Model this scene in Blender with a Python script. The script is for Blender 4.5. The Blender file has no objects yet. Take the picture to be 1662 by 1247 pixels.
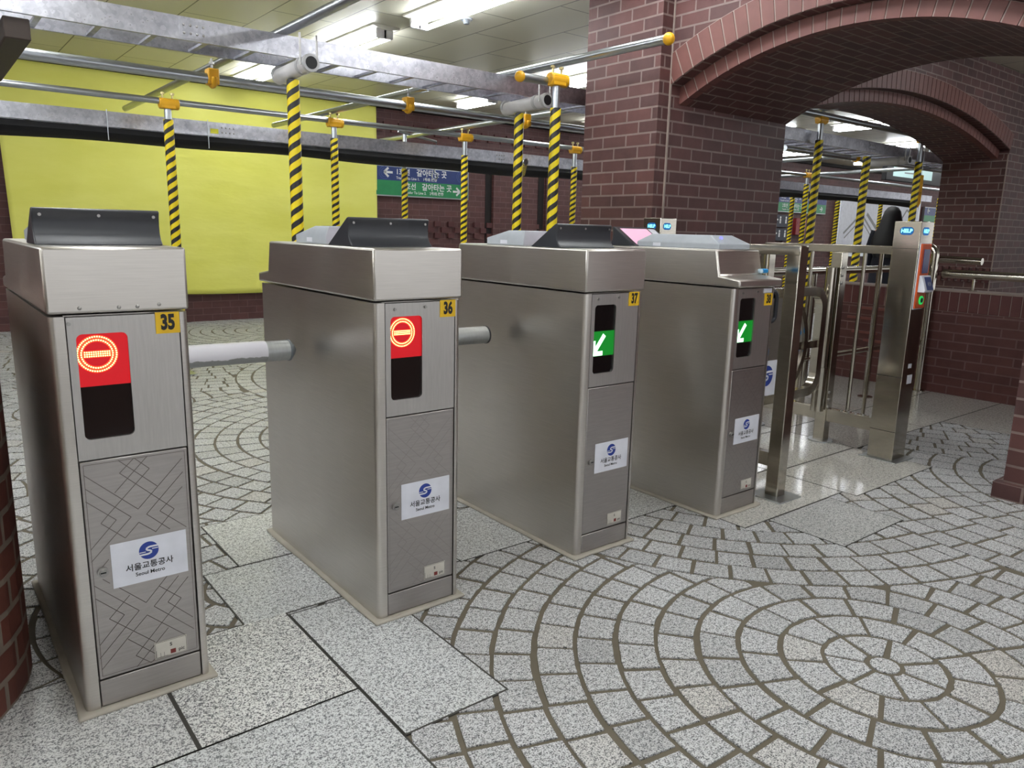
import bpy, bmesh, math, random
from mathutils import Vector, Matrix
random.seed(7)
SC = bpy.context.scene
COL = SC.collection
PI = math.pi

# ------------------------------------------------------------------ camera
def cam_setup():
    yaw, pitch, roll, f = 0.6721, 0.2010, 0.0237, 1226.68
    fw = Vector((math.sin(yaw)*math.cos(pitch), math.cos(yaw)*math.cos(pitch), -math.sin(pitch)))
    rt = Vector((math.cos(yaw), -math.sin(yaw), 0)); up = rt.cross(fw)
    r2 = rt*math.cos(roll) + up*math.sin(roll); u2 = r2.cross(fw)
    cd = bpy.data.cameras.new('camera'); co = bpy.data.objects.new('camera', cd); COL.objects.link(co)
    M = Matrix((r2, u2, -fw)).transposed().to_4x4(); M.translation = Vector((-0.9425, -1.7671, 1.1042))
    co.matrix_world = M
    cd.sensor_fit = 'HORIZONTAL'; cd.sensor_width = 36; cd.lens = f*36/1662; cd.clip_start = .02; cd.clip_end = 200
    SC.camera = co
cam_setup()

# ------------------------------------------------------------------ world, exposure
w = bpy.data.worlds.new('world'); SC.world = w; w.use_nodes = True
w.node_tree.nodes['Background'].inputs[0].default_value = (.95, .97, 1, 1)
w.node_tree.nodes['Background'].inputs[1].default_value = .9
SC.view_settings.view_transform = 'Standard'; SC.view_settings.look = 'None'
SC.view_settings.exposure = 0.5; SC.view_settings.gamma = 1; SC.view_settings.use_curve_mapping = False
LAMP = 24.0      # radiance of the fluorescent tubes

# ------------------------------------------------------------------ materials
def lin(c):
    return tuple(((x/255)/12.92 if x/255 <= .04045 else ((x/255+.055)/1.055)**2.4) for x in c) + (1,)
class N:
    def __init__(s, name):
        s.m = bpy.data.materials.new(name); s.m.use_nodes = True
        s.t = s.m.node_tree; s.b = s.t.nodes['Principled BSDF']; s.L = s.t.links
    def n(s, ty, **kw):
        o = s.t.nodes.new(ty)
        for k, v in kw.items():
            if k[0] == '_': setattr(o, k[1:], v)
            else:
                o.inputs[k.replace('__', ' ')].default_value = v
        return o
    def uv(s): return s.n('ShaderNodeTexCoord').outputs['UV']
    def obj(s): return s.n('ShaderNodeTexCoord').outputs['Object']
    def mapv(s, v, scale=(1,1,1), rot=(0,0,0), loc=(0,0,0)):
        o = s.n('ShaderNodeMapping'); s.L.new(v, o.inputs[0])
        o.inputs['Scale'].default_value = scale; o.inputs['Rotation'].default_value = rot; o.inputs['Location'].default_value = loc
        return o.outputs[0]
    def noise(s, v, scale, detail=2, rough=.5):
        o = s.n('ShaderNodeTexNoise', Scale=scale, Detail=detail, Roughness=rough); s.L.new(v, o.inputs['Vector']); return o.outputs[0]
    def ramp(s, v, stops, interp='LINEAR'):
        o = s.n('ShaderNodeValToRGB'); s.L.new(v, o.inputs[0]); r = o.color_ramp; r.interpolation = interp
        while len(r.elements) < len(stops): r.elements.new(.5)
        for e, (p, c) in zip(r.elements, stops): e.position = p; e.color = c
        return o.outputs[0]
    def mix(s, f, a, b, mode='MIX'):
        o = s.n('ShaderNodeMix', _data_type='RGBA', _blend_type=mode)
        for k, v in ((0, f), (6, a), (7, b)):
            if hasattr(v, 'is_linked') or hasattr(v, 'links'): s.L.new(v, o.inputs[k])
            else: o.inputs[k].default_value = v
        return o.outputs[2]
    def math(s, op, a, b=None):
        o = s.n('ShaderNodeMath', _operation=op)
        for i, v in enumerate((a, b)):
            if v is None: continue
            if hasattr(v, 'links'): s.L.new(v, o.inputs[i])
            else: o.inputs[i].default_value = v
        return o.outputs[0]
    def set(s, **kw):
        for k, v in kw.items():
            i = s.b.inputs[k.replace('__', ' ')]
            if hasattr(v, 'links'): s.L.new(v, i)
            else: i.default_value = v
        return s
    def bump(s, h, strength=.3, dist=.002):
        o = s.n('ShaderNodeBump', Strength=strength, Distance=dist); s.L.new(h, o.inputs['Height'])
        s.L.new(o.outputs[0], s.b.inputs['Normal']); return s

MATS = {}
def plain(name, rgb, rough=.5, metal=0, **kw):
    if name in MATS: return MATS[name]
    k = N(name); v = k.noise(k.obj(), 14, 3)
    c = lin(rgb); d = tuple(x*.86 for x in c[:3]) + (1,)
    k.set(Base__Color=k.ramp(v, [(.3, d), (.7, c)]), Roughness=rough, Metallic=metal, **kw)
    MATS[name] = k.m; return k.m
def emit(name, rgb, strength, base=(20, 20, 20)):
    if name in MATS: return MATS[name]
    k = N(name); k.set(Base__Color=lin(base), Emission__Color=lin(rgb), Emission__Strength=strength, Roughness=.4)
    MATS[name] = k.m; return k.m
def steel(name, rgb=(190, 186, 180), rough=.33, stretch=(3, 3, 160), amp=.12):
    k = N(name); v = k.mapv(k.obj(), stretch); n = k.noise(v, 3, 4, .6); big = k.noise(k.obj(), 2.2, 3)
    c = lin(rgb); d = tuple(x*.82 for x in c[:3]) + (1,)
    col = k.mix(.35, k.ramp(n, [(.3, d), (.7, c)]), k.ramp(big, [(.3, d), (.7, c)]))
    r = k.math('ADD', k.math('MULTIPLY', k.noise(k.obj(), 5, 3), amp), rough - amp/2)
    k.set(Base__Color=col, Metallic=1.0, Roughness=r).bump(n, .05, .0006)
    return k.m
def brick(name, rgb1, rgb2, mortar, h=.0745, wd=.205, ms=.006, bump=.55):
    k = N(name); uv = k.uv()
    o = k.n('ShaderNodeTexBrick', Scale=1.0, Brick__Width=wd, Row__Height=h, Mortar__Size=ms, Mortar__Smooth=.15, Bias=0.0)
    o.offset = .5; k.L.new(uv, o.inputs['Vector'])
    o.inputs['Color1'].default_value = lin(rgb1); o.inputs['Color2'].default_value = lin(rgb2); o.inputs['Mortar'].default_value = lin(mortar)
    n = k.noise(k.mapv(uv, (1, 1, 1)), 9, 4, .6)
    col = k.mix(.55, o.outputs[0], k.ramp(n, [(.3, (.55, .5, .5, 1)), (.7, (1, 1, 1, 1))]), 'MULTIPLY')
    k.set(Base__Color=col, Roughness=.62)
    hgt = k.math('ADD', k.math('MULTIPLY', o.outputs[1], -1.0), k.math('MULTIPLY', k.noise(uv, 60, 3), .15))
    k.bump(hgt, bump, .006); return k.m
def granite(name, lo, hi, sc=230, rough=.55, tint=.25, vary=.3):
    k = N(name); n1 = k.noise(k.obj(), sc, 2, .6); n2 = k.noise(k.obj(), sc*.35, 2, .5)
    nn = k.math('ADD', k.math('MULTIPLY', n1, .7), k.math('MULTIPLY', n2, .3))
    sp = k.ramp(nn, [(.40, lin(lo)), (.475, lin([a*.4+b*.6 for a, b in zip(lo, hi)])), (.54, lin(hi))])
    ri = k.n('ShaderNodeNewGeometry').outputs['Random Per Island']
    tn = k.ramp(ri, [(0, (1-vary, 1-vary, 1-vary, 1)), (.4, (1, 1, 1, 1)), (.93, (1, 1, 1, 1)), (1, (1, .955, .89, 1))])
    col = k.mix(1.0, sp, tn, 'MULTIPLY')
    dirt = k.noise(k.obj(), 3.5, 4, .6)
    col = k.mix(tint, col, k.ramp(dirt, [(.3, (.72, .72, .71, 1)), (.65, (1, 1, 1, 1))]), 'MULTIPLY')
    k.set(Base__Color=col, Roughness=rough); k.bump(n1, .12, .0008); return k.m

M_STEEL = steel('brushed_steel', (212, 207, 201), .33)
M_DOOR = steel('satin_steel_door', (182, 177, 174), .4, (4, 4, 60))
M_FRONT = steel('satin_steel_front', (196, 193, 190), .42, (60, 4, 4))
M_POL = steel('polished_steel', (200, 194, 182), .16, (6, 6, 30), .06)
M_ARM = steel('worn_aluminium', (196, 200, 202), .38, (40, 4, 4))
M_PIPE = steel('galvanised_pipe', (188, 193, 198), .3, (8, 8, 30), .1)
M_SCREW = steel('screw_metal', (170, 168, 165), .35)
M_ENGR = steel('etched_lines', (128, 122, 118), .5)
M_ENGRF = steel('faint_etched_lines', (166, 161, 158), .42)
def galv():
    k = N('galvanised_spangle'); v = k.n('ShaderNodeTexVoronoi', Scale=55.0); k.L.new(k.obj(), v.inputs['Vector'])
    big = k.noise(k.obj(), 9, 4, .65)
    col = k.mix(.5, k.ramp(v.outputs['Color'], [(.2, lin((168, 170, 178))), (.8, lin((206, 207, 213)))]), k.ramp(big, [(.35, lin((152, 150, 160))), (.7, lin((214, 214, 221)))]))
    k.set(Base__Color=col, Metallic=1.0, Roughness=k.math('ADD', k.math('MULTIPLY', v.outputs['Distance'], .15), .26)); return k.m
M_GALV = galv()
BR = brick('dark_red_brick', (101, 63, 60), (80, 51, 50), (132, 114, 108))
BRF = brick('far_brick', (102, 64, 62), (88, 56, 56), (116, 88, 84), .0745, .205, .004, .35)
BRL = brick('low_wall_brick', (100, 58, 54), (88, 51, 49), (116, 86, 82), .0646, .20, .005)
BRC = brick('corner_brick', (112, 62, 50), (92, 52, 44), (128, 116, 104), .075, .13, .008)
M_VOUS = plain('voussoir_brick', (116, 73, 67), .6)
M_MORT = plain('pale_mortar', (160, 144, 136), .85)
M_MORTF = plain('paving_mortar', (112, 104, 90), .9)
M_STONE = granite('granite_setts', (82, 83, 87), (220, 221, 223), 270, .42, .22, .18)
M_SLAB = granite('granite_slab', (100, 102, 106), (224, 226, 227), 280, .3, .12, .1)
M_SLABD = granite('dark_granite_slab', (74, 75, 78), (236, 236, 234), 260, .35, .1, .0)
M_SLABP = granite('polished_granite_slab', (150, 149, 146), (214, 212, 206), 230, .1, .2, .1)
M_GROUT = plain('cement_grout', (178, 172, 160), .85)
def ceilm():
    k = N('ceiling_panels'); uv = k.mapv(k.uv(), loc=(-.46, -.36, 0))
    o = k.n('ShaderNodeTexBrick', Scale=1.0, Brick__Width=1.01, Row__Height=.485, Mortar__Size=.005, Mortar__Smooth=.1)
    o.offset = .5; k.L.new(uv, o.inputs['Vector'])
    o.inputs['Color1'].default_value = lin((210, 207, 188)); o.inputs['Color2'].default_value = lin((203, 200, 182)); o.inputs['Mortar'].default_value = lin((96, 92, 80))
    k.set(Base__Color=o.outputs[0], Roughness=.42)
    k.bump(k.math('MULTIPLY', o.outputs[1], -1.0), .5, .004); return k.m
M_CEIL = ceilm()
def tarpm():
    k = N('yellow_tarpaulin'); n = k.noise(k.mapv(k.obj(), (.7, 1, 2.2)), 2.2, 4, .55)
    k.set(Base__Color=k.ramp(n, [(.3, lin((232, 230, 104))), (.7, lin((240, 238, 122)))]), Roughness=.55); k.bump(n, .35, .03); return k.m
M_TARP = tarpm()
def stripem(name, y=(246, 220, 22), b=(34, 34, 36), pitch=.068, turns=2.0):
    k = N(name); s = k.n('ShaderNodeSeparateXYZ'); k.L.new(k.uv(), s.inputs[0])
    v = k.math('SUBTRACT', k.math('MULTIPLY', s.outputs[1], 1/pitch), k.math('MULTIPLY', s.outputs[0], -turns))
    f = k.math('FRACT', v)
    k.set(Base__Color=k.ramp(f, [(0, lin(b)), (.47, lin(y))], 'CONSTANT'), Roughness=.38); return k.m
M_STRIPE = stripem('hazard_tape')
M_STRIPE2 = stripem('hazard_tape_fine', pitch=.052)
M_COUP = plain('yellow_coupler', (238, 176, 28), .4)
M_BLACK = plain('black_plastic', (50, 52, 58), .34)
M_GREY = plain('grey_plastic', (178, 184, 192), .4)
M_GREYD = plain('dark_grey_plastic', (120, 126, 132), .4)
M_WHITE = plain('white_sleeve', (226, 224, 226), .5)
M_STICK = plain('white_sticker', (226, 228, 238), .45)
M_YPLATE = plain('yellow_plate', (236, 190, 26), .5)
M_INK = plain('black_ink', (22, 22, 24), .5)
M_BLUE = plain('emblem_blue', (36, 62, 150), .45)
M_GLASS = plain('dark_display_glass', (10, 8, 10), .12)
M_GLASSR = plain('dark_red_display_glass', (24, 10, 12), .12)
M_CLOTH = plain('black_netting', (24, 24, 27), .85)
M_DARK = plain('dark_slot', (30, 24, 24), .8)
M_ORANGE = plain('orange_panel', (214, 88, 34), .45)
M_RED = plain('red_enamel', (146, 44, 46), .45)
M_LABEL = plain('pale_label', (206, 202, 192), .5)
M_WRITE = plain('sign_white', (232, 234, 236), .5)
M_SBLUE = plain('sign_blue', (36, 58, 122), .4)
M_SGREEN = plain('sign_green', (36, 138, 84), .4)
M_NAVY = plain('navy_sign', (38, 42, 58), .5)
M_CYAN = plain('bright_blue_graphic', (40, 150, 220), .4)
M_BROWN = plain('dark_brown_beam', (58, 46, 40), .6)
M_HAIR = plain('dark_hair', (22, 20, 21), .55)
M_COAT = plain('dark_blue_coat', (34, 36, 48), .8)
M_SKIN = plain('skin', (206, 160, 136), .55)
M_PINKSCR = emit('pink_screen', (226, 170, 196), .55, (200, 150, 170))
M_TUBE = emit('fluorescent_tube', (246, 250, 255), LAMP)
M_LAMPBODY = plain('lamp_body', (226, 224, 212), .4)
M_REDBG = emit('red_display_glow', (255, 0, 26), .42, (40, 0, 4))
M_REDHOT = emit('red_led_ring', (255, 60, 30), 1.6)
M_LED = emit('warm_led', (255, 226, 130), 3.5)
M_GREENBG = emit('green_display_glow', (0, 190, 50), .32, (0, 20, 6))
M_GREENHOT = emit('green_arrow', (190, 255, 205), 2.2)
M_HELPBG = emit('help_window', (0, 110, 190), .5)
M_HELPTX = emit('help_text', (120, 235, 255), 2.4)
M_TV = emit('pale_tv_screen', (172, 206, 204), .65, (120, 140, 140))
M_GREENBTN = emit('green_button_ring', (30, 200, 90), .7)
M_BLUELED = emit('blue_led', (110, 110, 255), 1.8)

# ------------------------------------------------------------------ mesh building
class MB:
    def __init__(s): s.v = []; s.f = []; s.uv = {}
    def add(s, vs, fs, uvs=None):
        b = len(s.v); s.v += [tuple(x) for x in vs]
        for i, f in enumerate(fs):
            if uvs: s.uv[len(s.f)] = uvs[i]
            s.f.append(tuple(b+j for j in f))
        return s
    def box(s, x0, x1, y0, y1, z0, z1):
        vs = [(x, y, z) for z in (z0, z1) for y in (y0, y1) for x in (x0, x1)]
        return s.add(vs, [(0, 2, 3, 1), (4, 5, 7, 6), (0, 1, 5, 4), (2, 6, 7, 3), (0, 4, 6, 2), (1, 3, 7, 5)])
    def prism(s, pts, axis, a, b):
        # pts CCW in the plane order: axis x -> (y,z), y -> (x,z), z -> (x,y)
        def P(p, t):
            return (t, p[0], p[1]) if axis == 'x' else (p[0], t, p[1]) if axis == 'y' else (p[0], p[1], t)
        n = len(pts); vs = [P(p, a) for p in pts] + [P(p, b) for p in pts]
        fs = [tuple(range(n))[::-1], tuple(range(n, 2*n))] + [(i, (i+1) % n, n+(i+1) % n, n+i) for i in range(n)]
        return s.add(vs, fs)
    def tube(s, p0, p1, r, seg=16, r1=None, caps=True):
        return s.path([p0, p1], r, seg, caps, [r, r if r1 is None else r1])
    def path(s, pts, r, seg=12, caps=True, rs=None):
        pts = [Vector(p) for p in pts]; n = len(pts); rings = []; ln = 0; up = None; lens = []
        for i, p in enumerate(pts):
            d = (pts[min(i+1, n-1)] - pts[max(i-1, 0)]).normalized()
            if up is None:
                up = Vector((0, 0, 1)) if abs(d.z) < .9 else Vector((1, 0, 0))
            a = d.cross(up).normalized(); up = a.cross(d).normalized(); q = up
            if i: ln += (p - pts[i-1]).length
            lens.append(ln); rr = rs[i] if rs else r
            rings.append([p + a*math.cos(2*PI*k/seg)*rr + q*math.sin(2*PI*k/seg)*rr for k in range(seg)])
        vs = [v for R in rings for v in R]; fs = []; uv = []
        for i in range(n-1):
            for k in range(seg):
                k2 = (k+1) % seg
                fs.append((i*seg+k, i*seg+k2, (i+1)*seg+k2, (i+1)*seg+k))
                uv.append([(k/seg, lens[i]), ((k+1)/seg, lens[i]), ((k+1)/seg, lens[i+1]), (k/seg, lens[i+1])])
        if caps:
            fs += [tuple(range(seg))[::-1], tuple(range((n-1)*seg, n*seg))]; uv += [[(0, 0)]*seg]*2
        return s.add(vs, fs, uv)
    def sphere(s, c, r, seg=14, rings=8, sx=1, sy=1, sz=1):
        pts = []; rs = []
        c = Vector(c); vs = []; fs = []
        for i in range(rings+1):
            t = PI*i/rings
            for k in range(seg):
                vs.append((c.x+sx*r*math.sin(t)*math.cos(2*PI*k/seg), c.y+sy*r*math.sin(t)*math.sin(2*PI*k/seg), c.z+sz*r*math.cos(t)))
        for i in range(rings):
            for k in range(seg):
                k2 = (k+1) % seg; fs.append((i*seg+k, (i+1)*seg+k, (i+1)*seg+k2, i*seg+k2))
        return s.add(vs, fs)
    def poly(s, F, pts): return s.add([F(*p) for p in pts], [tuple(range(len(pts)))])
    def disc(s, F, cx, cy, r, seg=32): return s.poly(F, [(cx+r*math.cos(2*PI*k/seg), cy+r*math.sin(2*PI*k/seg)) for k in range(seg)])
    def ring(s, F, cx, cy, r0, r1, seg=40):
        p = [F(cx+r*math.cos(2*PI*k/seg), cy+r*math.sin(2*PI*k/seg)) for r in (r0, r1) for k in range(seg)]
        return s.add(p, [(k, seg+k, seg+(k+1) % seg, (k+1) % seg) for k in range(seg)])
    def stroke(s, F, pts, wd):
        for (a, b) in zip(pts, pts[1:]):
            dx, dy = b[0]-a[0], b[1]-a[1]; l = math.hypot(dx, dy) or 1; nx, ny = -dy/l*wd/2, dx/l*wd/2
            s.poly(F, [(a[0]-nx, a[1]-ny), (b[0]-nx, b[1]-ny), (b[0]+nx, b[1]+ny), (a[0]+nx, a[1]+ny)])
        return s
    def text(s, F, body, size, x, y, align='CENTER', bold=0, sx=1.0):
        vs, fs = text_geo(body, size, align, bold)
        return s.add([F(x + v[0]*sx, y + v[1]) for v in vs], fs)
    def build(s, name, mat, parent=None, bevel=0, segs=2, smooth=30, loc=None, double=False):
        me = bpy.data.meshes.new(name); me.from_pydata(s.v, [], s.f); me.update()
        uvl = me.uv_layers.new(name='UVMap')
        for p in me.polygons:
            u = s.uv.get(p.index)
            for j, li in enumerate(p.loop_indices):
                if u: uvl.data[li].uv = u[j]
                else:
                    c = me.vertices[me.loops[li].vertex_index].co; n = p.normal
                    ax = max(range(3), key=lambda q: abs(n[q]))
                    uvl.data[li].uv = (c.y, c.z) if ax == 0 else (c.x, c.z) if ax == 1 else (c.y, c.x)
        o = bpy.data.objects.new(name, me); COL.objects.link(o)
        me.materials.append(mat)
        if smooth:
            me.shade_smooth(); me.set_sharp_from_angle(angle=math.radians(smooth))
        if bevel:
            m = o.modifiers.new('bevel', 'BEVEL'); m.width = bevel; m.segments = segs; m.limit_method = 'ANGLE'; m.angle_limit = math.radians(40)
            m.harden_normals = False
        if parent: o.parent = parent
        if loc: o.location = loc
        return o
def each(mb, name, mat, parent, **kw):
    # every separate piece of mb becomes an object of its own
    par = list(range(len(mb.v)))
    def fd(i):
        while par[i] != i: par[i] = par[par[i]]; i = par[i]
        return i
    for f in mb.f:
        for q in f[1:]: par[fd(q)] = fd(f[0])
    gr = {}
    for i, f in enumerate(mb.f): gr.setdefault(fd(f[0]), []).append(i)
    res = []
    for ids in gr.values():
        m = MB(); mp = {}
        for i in ids:
            nf = []
            for q in mb.f[i]:
                if q not in mp: mp[q] = len(m.v); m.v.append(mb.v[q])
                nf.append(mp[q])
            if i in mb.uv: m.uv[len(m.f)] = mb.uv[i]
            m.f.append(tuple(nf))
        res.append(m.build(name, mat, parent, **kw))
    return res
_tc = {}
def text_geo(body, size, align, bold):
    key = (body, size, align, bold)
    if key in _tc: return _tc[key]
    c = bpy.data.curves.new('t', 'FONT'); c.body = body; c.size = size; c.align_x = align; c.align_y = 'CENTER'; c.fill_mode = 'FRONT'
    c.offset = bold; c.resolution_u = 3
    o = bpy.data.objects.new('t', c); COL.objects.link(o); bpy.context.view_layer.update()
    me = bpy.data.meshes.new_from_object(o.evaluated_get(bpy.context.evaluated_depsgraph_get()))
    r = ([tuple(v.co) for v in me.vertices], [tuple(p.vertices) for p in me.polygons])
    bpy.data.objects.remove(o); bpy.data.curves.remove(c); bpy.data.meshes.remove(me)
    _tc[key] = r; return r
def frontF(y, ox=0, oz=0): return lambda a, b: (ox+a, y, oz+b)            # faces -Y
def leftF(x, oy=0, oz=0): return lambda a, b: (x, oy-a, oz+b)              # faces -X
def tag(o, label, cat, group=None, kind=None):
    if label: o['label'] = label
    if cat: o['category'] = cat
    if group: o['group'] = group
    if kind: o['kind'] = kind
    return o
def thing(name, label, cat, loc=(0, 0, 0), group=None, rz=0):
    o = bpy.data.objects.new(name, None); COL.objects.link(o); o.location = loc; o.rotation_euler = (0, 0, rz); o.empty_display_size = .1
    return tag(o, label, cat, group)
def struct(o): o['kind'] = 'structure'; return o
def rrect(x0, x1, z0, z1, r, n=5):
    p = []
    for cx, cz, a0 in ((x1-r, z1-r, 0), (x0+r, z1-r, 90), (x0+r, z0+r, 180), (x1-r, z0+r, 270)):
        for i in range(n+1):
            a = math.radians(a0+90*i/n); p.append((cx+r*math.cos(a), cz+r*math.sin(a)))
    return p
def holed_plate(m, x0, x1, z0, z1, hole, yf, yb):
    # plate facing -Y with a hole (hole: closed loop of (x,z))
    def out(p):
        cx = sum(q[0] for q in hole)/len(hole); cz = sum(q[1] for q in hole)/len(hole)
        dx, dz = p[0]-cx, p[1]-cz; t = 1e9
        if dx > 1e-9: t = min(t, (x1-cx)/dx)
        if dx < -1e-9: t = min(t, (x0-cx)/dx)
        if dz > 1e-9: t = min(t, (z1-cz)/dz)
        if dz < -1e-9: t = min(t, (z0-cz)/dz)
        return (cx+dx*t, cz+dz*t)
    loop = []
    for p in hole: loop.append((p, out(p)))
    cx = sum(q[0] for q in hole)/len(hole); cz = sum(q[1] for q in hole)/len(hole)
    for c in ((x0, z0), (x1, z0), (x1, z1), (x0, z1)):     # insert the corners
        ang = math.atan2(c[1]-cz, c[0]-cx)
        q = min(hole, key=lambda p: abs((math.atan2(p[1]-cz, p[0]-cx)-ang+PI) % (2*PI)-PI))
        loop.append((q, c))
    loop.sort(key=lambda k: (math.atan2(k[1][1]-cz, k[1][0]-cx), math.atan2(k[0][1]-cz, k[0][0]-cx)))
    n = len(loop)
    vi = [(p[0], yf, p[1]) for p, q in loop]; vo = [(q[0], yf, q[1]) for p, q in loop]
    bi = [(p[0], yb, p[1]) for p, q in loop]; bo = [(q[0], yb, q[1]) for p, q in loop]
    fs = []
    for i in range(n):
        j = (i+1) % n
        fs.append((i, n+i, n+j, j)); fs.append((i, j, 2*n+j, 2*n+i)); fs.append((n+i, 3*n+i, 3*n+j, n+j))
    m.add(vi+vo+bi+bo, fs)

# ------------------------------------------------------------------ floor
PITCH, R0, RMAX = .1108, .042, 1.372
CENT = []
for i in range(-2, 6):
    for j in range(-2, 5):
        CENT.append((.972+2.33*i, -.972+2.82*j)); CENT.append((2.137+2.33*i, .438+2.82*j))
def make_floor():
    mb = MB(); mb.add([(-9, -8, -.004), (22, -8, -.004), (22, 8, -.004), (-9, 8, -.004)], [(0, 1, 2, 3)])
    fl = struct(mb.build('floor', M_MORTF, smooth=0))
    st = MB()
    for (cx, cy) in CENT:
        hi = [c for c in CENT if c[0] > cx+.01 and math.hypot(c[0]-cx, c[1]-cy) < 2*RMAX]
        for k in range(0, 13):
            ra, rb = (0, R0) if k == 0 else (R0+PITCH*(k-1), R0+PITCH*k)
            rm = (ra+rb)/2
            n = 1 if k == 0 else max(5, round(2*PI*rm/(.122 if k > 1 else .085)))
            off = random.random()
            for s in range(n):
                jit = lambda: (random.random()-.5)*.16
                if k == 0:
                    pts = [(cx+(rb-.006)*math.cos(2*PI*q/20), cy+(rb-.006)*math.sin(2*PI*q/20)) for q in range(20)]
                else:
                    a0, a1 = 2*PI*(s+off)/n, 2*PI*(s+1+off)/n
                    mx, my = cx+rm*math.cos((a0+a1)/2), cy+rm*math.sin((a0+a1)/2)
                    if not (-1.7 < mx < 9.5 and -2.3 < my < 7.2): continue
                    if mx > 4.9 and my < 1.4: continue
                    g = .0075; ri, ro = ra+g, rb-g; g = .0072
                    gi, go = g/ri, g/ro; sh = (random.random()-.5)*.008
                    m_ = 4 if rm > .3 else 6
                    pts = [(cx+ro*math.cos(a0+go+(a1-a0-2*go)*q/m_), cy+ro*math.sin(a0+go+(a1-a0-2*go)*q/m_)) for q in range(m_+1)]
                    pts += [(cx+ri*math.cos(a1-gi-(a1-a0-2*gi)*q/m_), cy+ri*math.sin(a1-gi-(a1-a0-2*gi)*q/m_)) for q in range(m_+1)]
                    pts = [(x+sh, y+(random.random()-.5)*.004) for x, y in pts]
                    # refine the radial sides so that a cut by a neighbour stays clean
                    q2 = []
                    for a, b in zip(pts, pts[1:]+pts[:1]):
                        q2.append(a)
                        if math.hypot(a[0]-b[0], a[1]-b[1]) > .05:
                            for t in (.25, .5, .75): q2.append((a[0]+(b[0]-a[0])*t, a[1]+(b[1]-a[1])*t))
                    pts = q2
                dead = False
                for (hx, hy) in hi:
                    R = RMAX + .006
                    ins = [math.hypot(x-hx, y-hy) < R for x, y in pts]
                    if all(ins): dead = True; break
                    if any(ins):
                        np_ = []
                        for (x, y), q in zip(pts, ins):
                            if q:
                                d = math.hypot(x-hx, y-hy) or 1e-6
                                np_.append((hx+(x-hx)/d*R, hy+(y-hy)/d*R))
                            else: np_.append((x, y))
                        pts = np_
                if dead: continue
                A = abs(sum(p[0]*q[1]-q[0]*p[1] for p, q in zip(pts, pts[1:]+pts[:1])))/2
                if A < .0012: continue
                nn = len(pts); z = -.0005*random.random()
                st.add([(x, y, z) for x, y in pts] + [(x, y, -.004) for x, y in pts],
                       [tuple(range(nn))] + [(nn+q, nn+(q+1) % nn, (q+1) % nn, q) for q in range(nn)])
    struct(st.build('floor_setts', M_STONE, fl, smooth=0))
    bed = MB()
    def slab(rects, name, mat):
        m = MB()
        for (x0, x1, y0, y1) in rects: bed.box(x0-.003, x1+.003, y0-.003, y1+.003, -.004, .0003)
        for (x0, x1, y0, y1) in rects: m.box(x0+.002, x1-.002, y0+.002, y1-.002, -.004, .0012)
        return struct(m.build(name, mat, fl, smooth=0, bevel=.0012, segs=1))
    slab([(-.186, .1, -.466, .19), (-.31, .42, .205, .585), (-.195, .43, .59, 1.0), (.42, .76, .2, .6), (.76, 1.48, .135, .6), (.76, 1.62, .605, 1.0),           (-1.7, -.19, -1.0, -.25), (-1.7, -.19, -2.0, -1.005), (-1.7, -.565, -.248, .2)], 'floor_slabs', M_SLAB)
    slab([(-.56, -.19, -.248, .212)], 'floor_dark_slab', M_SLABD)
    slab([(1.63, 2.08, -.505, -.19)], 'floor_grey_slab', granite('grey_granite_slab', (96, 98, 100), (206, 206, 205), 280, .45, .2, 0))
    slab([(1.48, 2.2, -.185, .19), (2.205, 2.94, -.25, .15), (1.6, 2.2, .195, .6), (2.205, 2.94, .155, .6), (1.62, 2.28, .605, 1.0), (2.28, 2.94, .605, 1.0),
          (2.945, 3.75, .14, .6), (3.755, 4.92, .14, .6), (2.945, 3.9, .605, 1.5), (3.905, 4.92, .605, 1.5), (4.0, 4.92, -.5, .135), (4.0, 4.92, -2, -.505)], 'floor_polished_slabs', M_SLABP)
    struct(bed.build('floor_joint_bed', plain('slab_joint', (74, 72, 68), .9), fl, smooth=0))
make_floor()

# ------------------------------------------------------------------ ceiling
ZC = 2.63
c = MB()
for (x0, x1, y0, y1, z) in ((-9, 2.9, -8, 8, ZC), (2.9, 22, 1.8, 8, ZC), (2.9, 22, -8, 1.8, 2.8)):
    c.add([(x0, y0, z), (x0, y1, z), (x1, y1, z), (x1, y0, z)], [(0, 1, 2, 3)])
    c.add([(x0, y0, z+.12), (x0, y1, z+.12), (x1, y1, z+.12), (x1, y0, z+.12)], [(3, 2, 1, 0)])
struct(c.build('ceiling', M_CEIL, smooth=0))
struct(MB().box(-9, 22, 7.05, 7.17, ZC-.06, ZC-.002).build('trim_1', M_DARK, smooth=0))

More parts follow.
